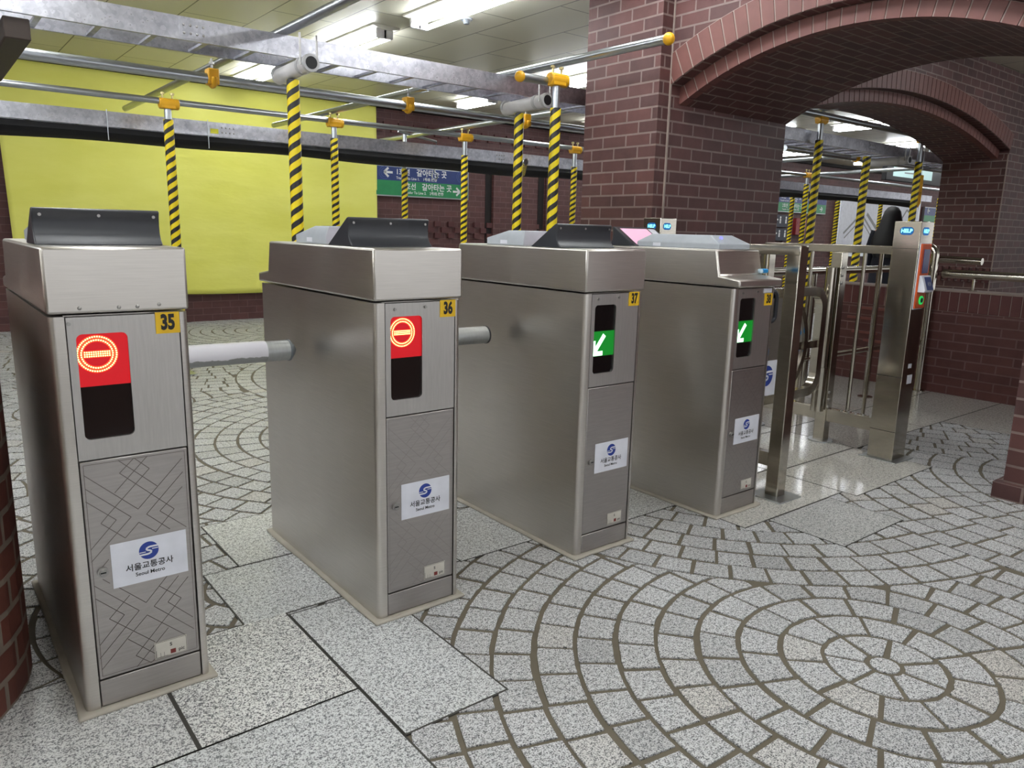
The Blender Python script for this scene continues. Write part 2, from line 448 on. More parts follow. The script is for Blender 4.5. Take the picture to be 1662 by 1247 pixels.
# ------------------------------------------------------------------ walls
def wall_rear():
    m = MB(); m.box(-9, 22, 7.17, 7.4, 0, 2.63)
    o = struct(m.build('wall_rear', BRF, smooth=0))
    b = MB()
    x = 3.9
    for (z0, z1) in ((.97, 1.2), (2.29, 2.42)):            # dentil bands of projecting headers
        xx = 3.86
        while xx < 13.2:
            rows = 3 if z0 < 2 else 2
            for r in range(rows):
                zz = z0 + r*(z1-z0)/rows
                if (r + int(round((xx-3.86)/.11))) % 2 == 0: b.box(xx, xx+.095, 7.14, 7.171, zz+.004, zz+(z1-z0)/rows-.004)
            xx += .11
    struct(b.build('wall_rear_dentils', plain('dentil_brick', (92, 52, 52), .65), o, smooth=0))
    s = MB()
    for xx in (5.6, 6.58, 7.6, 8.6, 9.7): s.box(xx, xx+.11, 7.165, 7.172, .9, 2.1)
    struct(s.build('wall_rear_slots', M_DARK, o, smooth=0))
    p = MB()
    for xx in (5.72, 6.71, 7.72): p.box(xx, xx+.8, 7.13, 7.171, 0, 2.1)
    struct(p.build('wall_rear_panels', BRF, o, smooth=0))
wall_rear()

def arch_wall(name, along, c0, half, spring, apex, f0, f1, top, ext0, ext1):
    """wall with a two-order segmental arch; along = axis the arch spans; f0 = visible face, f1 = back face."""
    rise = apex - spring; R = (half*half + rise*rise)/(2*rise); zc = apex - R
    a = math.asin(half/R); n = 40; sg = 1 if f1 > f0 else -1
    def P(t, z, f): return (f, t, z) if along == 'y' else (t, f, z)
    def pt(th, r): return (c0 + r*math.sin(th), zc + r*math.cos(th))
    D = .09; fi = f0 + sg*.1
    m = MB()
    ths = [-a + 2*a*i/n for i in range(n+1)]
    def strip(fa, fb, uvf):
        for t0, t1 in zip(ths, ths[1:]):
            q = [fa(t0), fa(t1), fb(t1), fb(t0)]
            m.add(q, [(0, 1, 2, 3)], [[uvf(v) for v in ((t0, 0), (t1, 0), (t1, 1), (t0, 1))]])
    th_ = abs(f1 - fi)
    strip(lambda t: P(*pt(t, R), fi), lambda t: P(*pt(t, R), f1), lambda v: (v[1]*th_, v[0]*R))             # soffit
    strip(lambda t: P(*pt(t, R+D), f0), lambda t: P(*pt(t, R+D), fi), lambda v: (v[1]*.1, v[0]*R))          # outer order soffit
    strip(lambda t: P(*pt(t, R), fi), lambda t: P(*pt(t, R+D), fi), lambda v: (v[0]*R, v[1]*D))             # inner ring face
    for f in (f0, f1):
        rr = R + D if f == f0 else R
        strip(lambda t: P(*pt(t, rr), f), lambda t: P(pt(t, rr)[0], top, f), lambda v: (pt(v[0], rr)[0], pt(v[0], rr)[1] if v[1] == 0 else top))
    e0, e1 = pt(-a, R+D)[0], pt(a, R+D)[0]
    zs = pt(a, R+D)[1]
    for (x0, x1) in ((ext0, e0), (e1, ext1)):
        if x1-x0 < .002: continue
        lo, hi = min(f0, f1), max(f0, f1)
        if along == 'y': m.box(lo, hi, x0, x1, spring, top)
        else: m.box(x0, x1, lo, hi, spring, top)
    o = struct(m.build(name, BR, smooth=0))
    # voussoirs
    bk = MB(); vo = MB()
    def seg(mb, t0, t1, r0, r1, fa, fb):
        q = [P(*pt(t, r), f) for f in (fa, fb) for (t, r) in ((t0, r0), (t1, r0), (t1, r1), (t0, r1))]
        mb.add(q, [(0, 1, 2, 3), (4, 7, 6, 5), (0, 4, 5, 1), (1, 5, 6, 2), (2, 6, 7, 3), (3, 7, 4, 0)])
    k = int(2*a*(R+D)/.079)
    for i in range(k):
        t0, t1 = -a + 2*a*i/k, -a + 2*a*(i+1)/k; g = .0045/R
        seg(bk, t0, t1, R+D, R+D+.165, f0-sg*.002, f0+sg*.01)
        seg(vo, t0+g, t1-g, R+D+.001, R+D+.16, f0-sg*.006, f0+sg*.05)
        seg(bk, t0, t1, R+.001, R+D-.001, fi-sg*.002, fi+sg*.01)
        seg(vo, t0+g, t1-g, R-.001, R+D-.004, fi-sg*.007, fi+sg*.06)
    struct(bk.build(name+'_ring_mortar', M_MORT, o, smooth=0)); struct(vo.build(name+'_voussoirs', M_VOUS, o, smooth=0))
    return o
arch_wall('wall_right', 'y', .43, 1.06, 1.89, 2.165, 2.83, 4.1, 2.81, -1.2, 1.6)
arch_wall('wall_back', 'x', 6.15, 2.05, 1.96, 2.25, 1.49, 2.13, 2.81, 4.1, 8.5)
def pier(name, x0, x1, y0, y1, z1=2.81, joint=None):
    m = MB(); m.box(x0, x1, y0, y1, 0, z1)
    o = struct(m.build(name, BR, smooth=0)); return o
P1 = pier('wall_pier_corner', 2.73, 4.1, 1.49, 2.13)
struct(MB().box(2.822, 2.834, 1.481, 1.492, 0, 2.8).build('wall_pier_joint', M_MORT, P1, smooth=0))
P0 = pier('wall_pier_near', 2.73, 4.1, -2.4, -.63)
struct(MB().box(2.70, 4.12, -2.4, -.6, 0, .072).build('wall_pier_plinth', BR, P0, smooth=0))
P2 = pier('wall_pier_far', 8.2, 16, 1.49, 2.13, 1.96)
struct(MB().box(8.5, 16, 1.49, 2.13, 1.96, 2.81).build('wall_pier_upper', BR, P2, smooth=0))
b = MB()
for r in range(3):
    for q in range(18):
        if (q+r) % 2 == 0: b.box(8.175, 8.21, 1.5+q*.0345*1, 1.5+q*.0345+.03, .66+r*.055, .66+r*.055+.05)
struct(b.build('wall_pier_dentils', plain('dentil_brick', (92, 52, 52), .65), P2, smooth=0))
struct(MB().box(8.193, 8.2, 1.482, 1.492, 0, 2.0).build('wall_pier_seam', M_MORT, P2, smooth=0))
# low brick wall on the right with a soldier course and cap
m = MB(); m.box(4.92, 5.15, -3, 1.49, 0, .60)
lw = struct(m.build('wall_parapet', BRL, smooth=0))
s = MB(); y = -3
while y < 1.46:
    s.box(4.918, 5.15, y+.0025, y+.0635, .602, .742); y += .066
struct(s.build('wall_parapet_soldiers', plain('soldier_brick', (96, 50, 48), .6), lw, bevel=.002, segs=1, smooth=0))
struct(MB().box(4.922, 5.15, -3, 1.49, .6, .739).box(4.91, 5.16, -3, 1.49, .742, .752).build('wall_parapet_mortar', M_MORT, lw, smooth=0))
s = MB()
for (y0, y1, z) in ((.95, 1.2, .56), (.82, 1.0, .48), (1.1, 1.3, .48), (.82, 1.0, .37), (1.05, 1.25, .37), (.9, 1.15, .31), (.84, 1.15, .24)):
    s.box(4.902, 4.922, y0, y1, z, z+.02)
struct(s.build('wall_parapet_ledges', plain('ledge_brick', (128, 74, 66), .6), lw, smooth=0))
# rounded end of the low brick wall on the left
pts = [(-1.25+.45*math.cos(t), .38+.45*math.sin(t)) for t in [PI*1.5+PI/2*i/10 for i in range(11)]] + [(-.8, .9), (-2.2, .9), (-2.2, -.07)]
m = MB(); nP = len(pts); ln = 0
for i, (p, q) in enumerate(zip(pts, pts[1:]+pts[:1])):
    d = math.hypot(p[0]-q[0], p[1]-q[1])
    m.add([(*p, 0), (*q, 0), (*q, .9), (*p, .9)], [(0, 1, 2, 3)], [[(ln, 0), (ln+d, 0), (ln+d, .9), (ln, .9)]]); ln += d
m.add([(*p, .9) for p in pts], [tuple(range(nP))])
struct(m.build('wall_left', BRC, smooth=0))
struct(MB().box(-5.4, -5.2, -8, 7.2, 0, 2.63).build('wall_unseen_left', plain('pale_wall_panels', (228, 225, 218), .45), smooth=0))  # unseen wall, placed near and kept pale to brighten the gate sides

# ------------------------------------------------------------------ ceiling lights
def light(x, y0, y1, z, label, grp='fluorescent ceiling lights'):
    t = thing('ceiling_light', label, 'ceiling light', (x, (y0+y1)/2, z), grp); h = (y1-y0)/2
    prof = [(-.115, 0), (-.115, -.014), (-.03, -.03), (.03, -.03), (.115, -.014), (.115, 0)]
    MB().prism(prof, 'y', -h, h).build('lamp_body', M_LAMPBODY, t)
    for sx in (-.058, .058):
        u = MB().tube((sx, -h+.05, -.072), (sx, h-.05, -.072), .0165, 10).build('tube', M_TUBE, t)
        for sg in (-1, 1): MB().box(min(0, sx)-.012, max(0, sx)+.012, sg*(h-.035)-.014, sg*(h-.035)+.014, -.09, -.02).build('socket', M_WHITE, u, bevel=.004)
light(2.15, 3.78, 4.98, ZC, 'fluorescent ceiling light whose near end the galvanised cable tray covers')
light(2.2, 2.2, 3.42, ZC, 'nearest fluorescent ceiling light, cut off by the top edge of the photo')
light(2.05, 5.5, 6.7, ZC, 'fluorescent ceiling light seen under the cable tray beside the first striped post')
light(4.56, 5.6, 6.3, ZC, 'short bright ceiling light seen just under the cable tray before the white padded tube')
light(4.56, 3.6, 4.9, ZC, 'fluorescent ceiling light peeking out at left of the brick pier')
light(9.3, 3.0, 4.1, ZC, 'fluorescent ceiling light seen through the brick arch, nearest of those there')
light(9.3, 4.6, 5.8, ZC, 'second fluorescent ceiling light seen through the brick arch')
light(11.8, 3.4, 4.6, ZC, 'farthest fluorescent ceiling light seen through the brick arch')
for (x, y0, y1, z) in ((2.15, .6, 1.8, ZC), (2.15, -1.0, .2, ZC), (2.15, -2.6, -1.4, ZC), (-.4, 2.4, 3.6, ZC), (-.4, .8, 2.0, ZC), (-.4, -.8, .4, ZC), (-.4, -2.6, -1.4, ZC), (-.4, 4.2, 5.4, ZC), (-2.95, 2.4, 3.6, ZC), (-2.95, .8, 2.0, ZC), (-2.95, -.8, .4, ZC), (-2.95, -2.6, -1.4, ZC), (-4.4, 2.4, 3.6, ZC), (-4.4, .8, 2.0, ZC), (-4.4, -.8, .4, ZC), (-.4, -4.4, -3.2, ZC), (2.15, -4.4, -3.2, ZC), (-2.95, 4.2, 5.4, ZC), (6.8, -.4, .8, 2.8), (6.8, 3.4, 4.6, ZC), (6.8, 5.2, 6.4, ZC), (11.8, 5.4, 6.6, ZC), (14.2, 3.4, 4.6, ZC), (14.2, 5.2, 6.4, ZC), (16.6, 4.6, 5.8, ZC), (18.5, 4.6, 5.8, ZC), (9.3, 6.0, 6.9, ZC)):  # unseen rows carried on, with more added to brighten gate sides and far hall
    light(x, y0, y1, z, 'unseen fluorescent ceiling light added for the lighting', 'lights outside the photo')
t = thing('smoke_detector', 'small round grey smoke detector on the ceiling right of the nearest light', 'smoke detector', (2.49, 3.19, ZC))
MB().tube((0, 0, 0), (0, 0, -.012), .045, 16).build('base', M_GREY, t); MB().tube((0, 0, -.012), (0, 0, -.04), .03, 16, .02).build('sensor', M_GREYD, t)

# ------------------------------------------------------------------ ticket gates
W, L, ZS, ZT = .2715, .807, .910, 1.05
def emblem(F, cx, cz, r):
    a = MB().disc(F, cx, cz, r)
    return a
def emblem_s(F, cx, cz, r):
    m = MB(); sk = .22; sc = lambda pts: [(cx+r*(x+sk*y), cz+r*y) for x, y in pts]
    m.stroke(F, sc([(.86, .40), (.02, .40), (-.2, .33), (-.30, .2), (-.2, .06), (.0, .0), (.2, -.06), (.30, -.2), (.2, -.33), (-.02, -.40), (-.86, -.40)]), r*.2)
    m.stroke(F, sc([(.93, .12), (.30, .12)]), r*.1); m.stroke(F, sc([(-.93, -.12), (-.30, -.12)]), r*.1)
    return m
ETCH = [[(.0382, .5652), (.1385, .4678), (.238, .5699)], [(.0378, .5353), (.1231, .4525), (.0368, .366)], [(.0365, .5065), (.0929, .4523), (.038, .3945)], [(.0781, .4681), (.0621, .4507), (.1078, .4059), (.1378, .4364), (.1723, .4052)], [(.0943, .5153), (.1655, .588)], [(.0781, .4681), (.1679, .5583), (.1381, .588), (.107, .5583), (.2145, .4519), (.1712, .4054)], [(.1062, .588), (.1817, .514)], [(.2384, .5377), (.1551, .4521), (.2022, .4051)], [(.2351, .5022), (.1835, .4536), (.2385, .4018)], [(.0506, .3421), (.0714, .3644)], [(.0556, .3209), (.0694, .3067)], [(.0867, .2914), (.1397, .2387), (.1895, .2923)], [(.0378, .3095), (.124, .2236), (.036, .1324)], [(.0376, .279), (.0927, .2229), (.0383, .1646)], [(.1069, .2672), (.062, .2222), (.1523, .1345)], [(.1071, .1756), (.038, .1038)], [(.1095, .1775), (.1399, .2073), (.2212, .129)], [(.2138, .2855), (.156, .2243), (.2402, .1395)], [(.2349, .2769), (.1864, .2258), (.2396, .1706)], [(.1706, .2709), (.2163, .2276), (.1096, .114), (.1408, .085), (.1495, .0914)], [(.096, .1606), (.1504, .1049)], [(.1835, .1611), (.1097, .085)]]
def etched(F, x0, x1, z0, z1, wd):
    m = MB()
    for l in ETCH: m.stroke(F, l, wd)
    P = [(x0+.004, z0+.004), (x1-.004, z0+.004), (x1-.004, z1-.004), (x0+.004, z1-.004)]
    for a, b in zip(P, P[1:]+P[:1]): m.stroke(F, [a, b], wd*.7)
    return m
def logo_sticker(F, F2, F3, x0, x1, z0, z1, parent, boxf):
    st = boxf(x0, x1, z0, z1).build('logo_sticker', M_STICK, parent, smooth=0)
    cx = (x0+x1)/2-.002; h = z1-z0
    MB().disc(F, cx, z0+h*.70, h*.2).build('emblem', M_BLUE, st, smooth=0)
    emblem_s(F2, cx, z0+h*.70, h*.2).build('emblem_stripe', M_STICK, st, smooth=0)
    MB().text(F, '서울교통공사', .0185, cx, z0+h*.37, bold=.0003).build('korean_lettering', M_INK, st, smooth=0)
    MB().text(F, 'Seoul Metro', .0125, cx, z0+h*.20, bold=.0002).build('english_lettering', M_INK, st, smooth=0)
    return st
def gate(num, loc, red, rev, etch, label, arm='out', sleeve=False):
    g = thing('ticket_gate', label, 'turnstile', loc, 'ticket gates in the row')
    # cabinet
    r = .014; pts = []
    for i in range(6):
        a = PI + PI/2*i/5; pts.append((r+r*math.cos(a), r+r*math.sin(a)))
    pts += [(.0290, 0), (.0290, .025), (.2535, .025), (.2535, 0)]
    for i in range(6):
        a = 1.5*PI + PI/2*i/5; pts.append((W-r+r*math.cos(a), r+r*math.sin(a)))
    pts += [(W, L-.004), (W-.004, L), (.004, L), (0, L-.004)]
    MB().prism(pts, 'z', .008, ZS-.002).build('cabinet', M_STEEL, g)
    gr = MB(); q = [(-.016, -.016), (W+.014, -.016), (W+.016, L+.014), (-.016, L+.016)]
    out = []
    for (a, b) in zip(q, q[1:]+q[:1]):
        for k in range(8):
            t = k/8; out.append((a[0]+(b[0]-a[0])*t+(random.random()-.5)*.006, a[1]+(b[1]-a[1])*t+(random.random()-.5)*.006))
    gr.prism(out, 'z', .0, .010).build('grout_base', M_GROUT, g, bevel=.004)
    # top housing
    prof = [(-.003, ZS+.003), (L+.02, ZS+.003), (L+.018, .942), (.738, .953), (.717, ZT), (-.003, ZT)]
    if rev: prof = [(L-y-(.006 if y > .8 else 0), z) for y, z in prof][::-1]
    MB().prism(prof, 'x', -.003, W+.003).build('top_housing', M_STEEL, g, bevel=.006)
    if num == 35:
        rv = MB()
        for x, z in ((.058, .925), (.132, .924), (.168, .924), (.212, .927)): rv.sphere((x, -.003, z), .0042, 10, 6, 1, .5, 1)
        each(rv, 'rivet', M_SCREW, g)
    # front
    up = MB(); holed_plate(up, .0315, .251, .598, ZS-.004, rrect(.047, .145, .642, .870, .012), 0.001, .02)
    fp = up.build('front_plate', M_FRONT, g, bevel=.0015, segs=1)
    sb = MB()
    for (x, z) in ((.036, .893),) if num == 35 else ((.06, .89), (.155, .893)): sb.tube((x, .001, z), (x, -.003, z), .004, 8)
    each(sb, 'screw', M_SCREW, fp)
    y0 = .007
    dw = MB().box(.044, .148, y0, .018, .639, .873).build('display_window', M_GLASSR if red else M_GLASS, g, smooth=0)
    F = frontF(y0-.0008); F2 = frontF(y0-.0016); F3 = frontF(y0-.0024)
    if red:
        MB().poly(F, [(.047, .757), (.145, .757), (.145, .870), (.047, .870)]).build('red_light', M_REDBG, dw, smooth=0)
        cx, cz = .0845, .832-.006
        rg = MB().ring(F2, cx, cz, .0265, .0405); rg.poly(F2, [(cx-.027, cz-.0075), (cx+.027, cz-.0075), (cx+.027, cz+.0075), (cx-.027, cz+.0075)])
        rg.build('no_entry_symbol', M_REDHOT, dw, smooth=0)
        d = MB()
        for rr, k in ((.0300, 40), (.0372, 50)):
            for i in range(k): d.disc(F3, cx+rr*math.cos(2*PI*i/k), cz+rr*math.sin(2*PI*i/k), .0017, 6)
        for i in range(12):
            for j in (-.0045, 0, .0045): d.disc(F3, cx-.0235+i*.0043, cz+j, .0016, 6)
        d.build('led_dots', M_LED, dw, smooth=0)
    else:
        MB().poly(F, [(.047, .700), (.145, .700), (.145, .783), (.047, .783)]).build('green_light', M_GREENBG, dw, smooth=0)
        a = MB(); c0 = (.052, .709)
        a.stroke(F2, [(.1, .770), c0], .016); a.stroke(F2, [(.052, .752), (.052, .702)], .015); a.stroke(F2, [(.045, .709), (.094, .709)], .015)
        a.build('arrow_symbol', M_GREENHOT, dw, smooth=0)
    # door
    dr = MB().box(.0315, .251, .001, .02, .079, .5945).build('access_door', M_DOOR, g, bevel=.0025)
    if etch:
        etched(frontF(.0005), .034, .2485, .083, .591, .0017 if etch == 2 else .0013).build('etched_pattern', M_ENGR if etch == 2 else M_ENGRF, dr, smooth=0)
    lk = MB().tube((.057, .001, .338), (.057, -.006, .338), .0115, 20).tube((.057, -.006, .338), (.057, -.0075, .338), .008, 20, .007).build('lock', M_SCREW, dr)
    MB().box(.0515, .0625, -.0085, -.007, .3365, .3395).build('keyhole', M_INK, lk, smooth=0)
    def bx(yb, yf): return lambda x0, x1, z0, z1: MB().box(x0, x1, yf, yb, z0, z1)
    logo_sticker(frontF(-.0012), frontF(-.0016), None, .0755, .236, .292, .397, dr, bx(.0, -.0008))
    il = MB().box(.15, .222, -.001, .0, .089, .131).build('info_label', M_LABEL, dr, smooth=0)
    Fi = frontF(-.0014); mk = MB().text(Fi, 'S', .012, .186, .118, bold=.0003)
    mk.stroke(Fi, [(.153, .111), (.153, .092), (.178, .092)], .0008).stroke(Fi, [(.162, .103), (.162, .092)], .0008).stroke(Fi, [(.17, .103), (.17, .092)], .0008).stroke(Fi, [(.1515, .1295), (.2205, .1295), (.2205, .0905), (.1515, .0905), (.1515, .1295)], .0006)
    mk.text(Fi, 'pic', .012, .209, .1, bold=.0002).build('label_print', M_INK, il, smooth=0)
    MB().poly(Fi, [(.184, .094), (.196, .094), (.196, .105), (.184, .105)]).build('red_mark', plain('dark_red_print', (120, 40, 36), .5), il, smooth=0)
    MB().box(.0315, .251, .001, .02, .012, .0755).build('kick_plate', M_DOOR, g, bevel=.002)
    # number plate
    zo = -.024 if num == 38 else 0
    npz = MB().box(.2025, .2525, -.0015, .001, .862+zo, .909+zo).build('number_plate', M_YPLATE, g, smooth=0)
    MB().text(frontF(-.002), str(num), .045, .2275, .8855+zo, bold=.0022, sx=.66).build('number', M_INK, npz, smooth=0)
    if num == 38:
        MB().box(.19, .245, -.0012, .001, .888, .903).build('paper_strip', M_STICK, g, smooth=0)
    # black screen hood
    prof = [(.292, ZT), (.168, 1.1275), (.160, 1.1295), (.153, 1.126), (.157, 1.112), (.159, 1.095), (.157, 1.078), (.150, 1.064), (.140, 1.055), (.134, ZT)]
    if rev: prof = [(L-y, z) for y, z in prof][::-1]
    hd = MB().prism(prof[::-1], 'x', .007, .263).build('screen_hood', M_BLACK, g, bevel=.003)
    sc = MB()
    for x in (.022, .136, .25):
        if not rev: sc.tube((x, .162, 1.114), (x, .1535, 1.114), .0035, 8)
    if not rev: each(sc, 'hood_screw', M_SCREW, hd)
    # display face on the long slope
    def slope(y, off):
        a, b = ((.168, 1.1275), (.292, ZT)); t = (y-a[0])/(b[0]-a[0]); return a[1]+(b[1]-a[1])*t+off
    def SL(x, y, off): return (x, (L-y) if rev else y, slope(y, off))
    scr = MB().add([SL(.03, .178, .001), SL(.20, .178, .001), SL(.20, .282, .001), SL(.03, .282, .001)], [(0, 1, 2, 3)]).build('screen', M_PINKSCR, hd, smooth=0)
    MB().add([SL(.208, .178, .001), SL(.25, .178, .001), SL(.25, .282, .001), SL(.208, .282, .001)], [(0, 1, 2, 3)]).build('notice', M_STICK, hd, smooth=0)
    # card reader
    def frust(x0, x1, y0, y1, z0, zm, X0, X1, Y0, Y1, z1):
        return MB().add([(x0, y0, z0), (x1, y0, z0), (x1, y1, z0), (x0, y1, z0), (x0, y0, zm), (x1, y0, zm), (x1, y1, zm), (x0, y1, zm), (X0, Y0, z1), (X1, Y0, z1), (X1, Y1, z1), (X0, Y1, z1)],
            [(3, 2, 1, 0), (0, 1, 5, 4), (1, 2, 6, 5), (2, 3, 7, 6), (3, 0, 4, 7), (4, 5, 9, 8), (5, 6, 10, 9), (6, 7, 11, 10), (7, 4, 8, 11), (8, 9, 10, 11)])
    if rev:
        rd = frust(.035, .235, .108, .53, ZT, 1.071, .065, .205, .175, .475, 1.103).build('card_reader', M_GREYD if False else M_GREY, g, bevel=.003)
        MB().box(.0345, .04, .40, .44, 1.055, 1.068).build('white_tag', M_STICK, rd, smooth=0)
        MB().sphere((.1, .15, 1.092), .007, 10, 6).build('blue_light', M_BLUELED, rd)
    else:
        rd = frust(.035, .235, .365, .585, ZT, 1.074, .05, .22, .375, .47, 1.103).build('card_reader', M_GREY, g, bevel=.003)
        MB().box(.0345, .04, .46, .50, 1.055, 1.068).build('white_tag', M_STICK, rd, smooth=0)
        gl = MB()
        for i in range(6):
            for j in range(5): gl.box(.06+i*.012, .066+i*.012, .395+j*.011, .400+j*.011, 1.1025, 1.1036)
        gl.build('speaker_grille', M_GREYD, rd, smooth=0)
    # tripod arm
    hub = (W+.02, .42, .715)
    MB().tube((W-.002, .42, .70), (W+.035, .42, .71), .06, 24, .045).build('arm_hub', M_ARM, g)
    d2 = ((W+.025, .42, .70), (W+.045, .34, .36)) if arm == 'out' else ((W+.025, .42, .70), (W+.08, .22, .30))
    MB().tube(*d2, .029, 20).build('lowered_arm', M_ARM, g)
    if arm == 'out':
        am = MB().tube((W+.02, .42, .735), (W+.395, .42, .731), .031, 28).build('barrier_arm', M_ARM, g)
        if sleeve:
            k = N('peeling_white_film'); s = k.n('ShaderNodeSeparateXYZ'); k.L.new(k.obj(), s.inputs[0])
            nn = k.noise(k.mapv(k.obj(), (1, .25, .25)), 30, 4, .7)
            mk_ = k.math('GREATER_THAN', k.math('ADD', s.outputs[2], k.math('MULTIPLY', nn, .022)), .733)
            k.set(Base__Color=k.mix(mk_, lin((150, 152, 152)), lin((232, 230, 238))), Roughness=.35)
            MB().tube((W+.04, .42, .735), (W+.325, .42, .7325), .0318, 28, caps=False).build('white_film', k.m, am)
            MB().path([(W+.395, .42, .731), (W+.400, .42, .731), (W+.413, .42, .731), (W+.42, .42, .731)], .03, 28, True, [.0325, .0325, .018, .006]).build('rubber_tip', M_GREYD, am)
        else:
            MB().path([(W+.395, .42, .731), (W+.401, .42, .731), (W+.408, .42, .731)], .03, 28, True, [.0325, .032, .022]).build('end_cap', plain('dark_rubber', (70, 70, 72), .6), am)
    return g
gate(35, (-.733, .013, 0), True, False, 2, 'steel ticket gate with yellow number 35 and red no entry light beside brick wall', 'out', True)
gate(36, (0, 0, 0), True, False, 1, 'steel ticket gate with yellow number 36 and red no entry light', 'out')
gate(37, (.7496, -.008, 0), False, False, 0, 'steel ticket gate with yellow number 37 and green arrow light', 'down')
gate(38, (1.465, -.058, 0), False, True, 1, 'steel ticket gate with yellow number 38, green arrow and stepped down front top', 'down')

# ------------------------------------------------------------------ help pillars
def help_pillar(x, y, label, front_right, z=1.19):
    t = thing('help_pillar', label, 'intercom pillar', (x, y, 0), 'help pillars'); wx, wy = .135, .128
    b = MB().prism([(0, 0), (wx, 0), (wx, wy), (0, wy)], 'z', .004, z).build('pillar_body', M_POL, t, bevel=.003)
    MB().box(-.03, wx+.03, -.035, wy+.03, 0, .005).build('base_plate', M_ARM, t, bevel=.001)
    sm = MB(); sm.box(-.0012, .001, .0, wy, .43, .4325).box(-.0012, .001, 0, wy, .15, .152).box(-.0012, .001, 0, wy, 1.06, 1.0615)
    each(sm, 'panel_seam', M_INK, b, smooth=0)
    F = leftF(-.0012, wy); F2 = leftF(-.0022, wy)
    h1 = MB().poly(F, rrect(.03, .095, 1.125, 1.163, .018)).build('left_help_light', M_HELPBG, t, smooth=0)
    MB().text(F2, 'HELP', .024, .0625, 1.144, bold=.0008).build('help_lettering', M_HELPTX, h1, smooth=0)
    F = frontF(-.0012); F2 = frontF(-.0022)
    h2 = MB().poly(F, rrect(.022, .088, 1.125, 1.163, .018)).build('front_help_light', M_HELPBG, t, smooth=0)
    MB().text(F2, 'HELP', .024, .055, 1.144, bold=.0008).build('help_lettering', M_HELPTX, h2, smooth=0)
    if front_right:
        p = MB().box(.008, .108, -.014, 0, .775, 1.085).build('intercom_panel', M_ORANGE, t, bevel=.004)
        MB().box(.005, .111, -.006, 0, .770, 1.089).build('panel_rim', M_STICK, p, bevel=.003)
        MB().box(.03, .092, -.0165, -.013, .945, 1.06).build('intercom_screen', plain('blue_grey_screen', (70, 76, 130), .2), p, bevel=.001)
        cr = MB().prism([(-.014, .855), (-.014, .935), (-.026, .935), (-.05, .865), (-.045, .855)], 'x', .012, .104).build('card_reader', M_STICK, p, bevel=.002)
        MB().add([(.03, -.0295, .928), (.1, -.0295, .928), (.1, -.0508, .8665), (.03, -.0508, .8665)], [(3, 2, 1, 0)]).build('reader_face', M_SBLUE, cr, smooth=0)
        MB().text(lambda a, b2: (.065+a, -.0412-.001+b2*.33, .897+b2), '((·))', .022, 0, 0).build('reader_symbol', M_WRITE, cr, smooth=0)
        MB().tube((.058, -.014, .815), (.058, -.019, .815), .021, 24).build('call_button_ring', M_GREENBTN, p)
        MB().tube((.058, -.019, .815), (.058, -.021, .815), .012, 20).build('call_button', M_INK, p)
        MB().box(.05, .085, -.001, 0, .475, .497).build('white_label', M_STICK, t, smooth=0)
        MB().box(.055, .105, -.001, 0, .395, .44).build('white_label', M_STICK, t, smooth=0)
    return t
help_pillar(2.855, -.09, 'tall polished steel help pillar with orange intercom panel right of the wide gate', True)
help_pillar(2.37, 1.10, 'steel help pillar with lit blue windows seen behind the last ticket gate', False)

# ------------------------------------------------------------------ wheelchair gate, barrier panels, railings
def barrier_panel():
    t = thing('barrier_frame', 'polished steel barrier frame standing just right of gate 38', 'barrier', (1.9, 0, 0))
    MB().box(-.03, .03, -.07, -.01, .008, 1.067).build('front_post', M_POL, t, bevel=.003)
    MB().box(-.03, .03, .70, .76, .008, 1.065).build('rear_post', M_POL, t, bevel=.003)
    MB().box(-.032, .032, -.0685, .761, 1.03, 1.07).build('top_rail', M_POL, t, bevel=.003)
    MB().box(-.02, .02, -.01, .70, .13, .19).build('bottom_rail', M_POL, t, bevel=.002)
    for (y) in (.1, .25, .4, .55): MB().tube((0, y, .19), (0, y, 1.03), .012, 12).build('bar', M_POL, t)
    MB().box(-.08, .08, -.12, .04, 0, .008).build('base_plate', M_ARM, t, bevel=.001)
    MB().box(-.08, .08, .65, .81, 0, .008).build('base_plate', M_ARM, t, bevel=.001)
barrier_panel()
def right_frame():
    t = thing('railing_frame', 'polished steel railing frame running back from the orange intercom pillar', 'railing', (2.93, 0, 0))
    MB().box(-.03, .03, .042, .78, 1.03, 1.07).build('top_rail', M_POL, t, bevel=.003)
    MB().box(-.02, .02, .042, .78, .12, .19).build('bottom_rail', M_POL, t, bevel=.002)
    MB().box(-.03, .03, .31, .37, .006, 1.03).build('hinge_post', M_POL, t, bevel=.003)
    MB().box(-.03, .03, .74, .80, .006, 1.03).build('rear_post', M_POL, t, bevel=.003)
    for y in (.12, .205, .5, .62): MB().tube((0, y, .19), (0, y, 1.03), .010, 12).build('bar', M_POL, t)
    for y in (.34, .77): MB().tube((0, y, 0), (0, y, .008), .065, 24).build('base_plate', M_ARM, t)
    nb = MB()
    for y, z in ((.335, .95), (.335, .91), (.335, .87), (.335, .28), (.335, .24), (.335, .2)): nb.sphere((.034, y, z), .009, 8, 6).sphere((-.02, .306, z), .008, 8, 6)
    for i in range(5): nb.sphere((-.015, .07+i*.04, .192), .007, 8, 6)
    each(nb, 'bolt', M_SCREW, t)
right_frame()
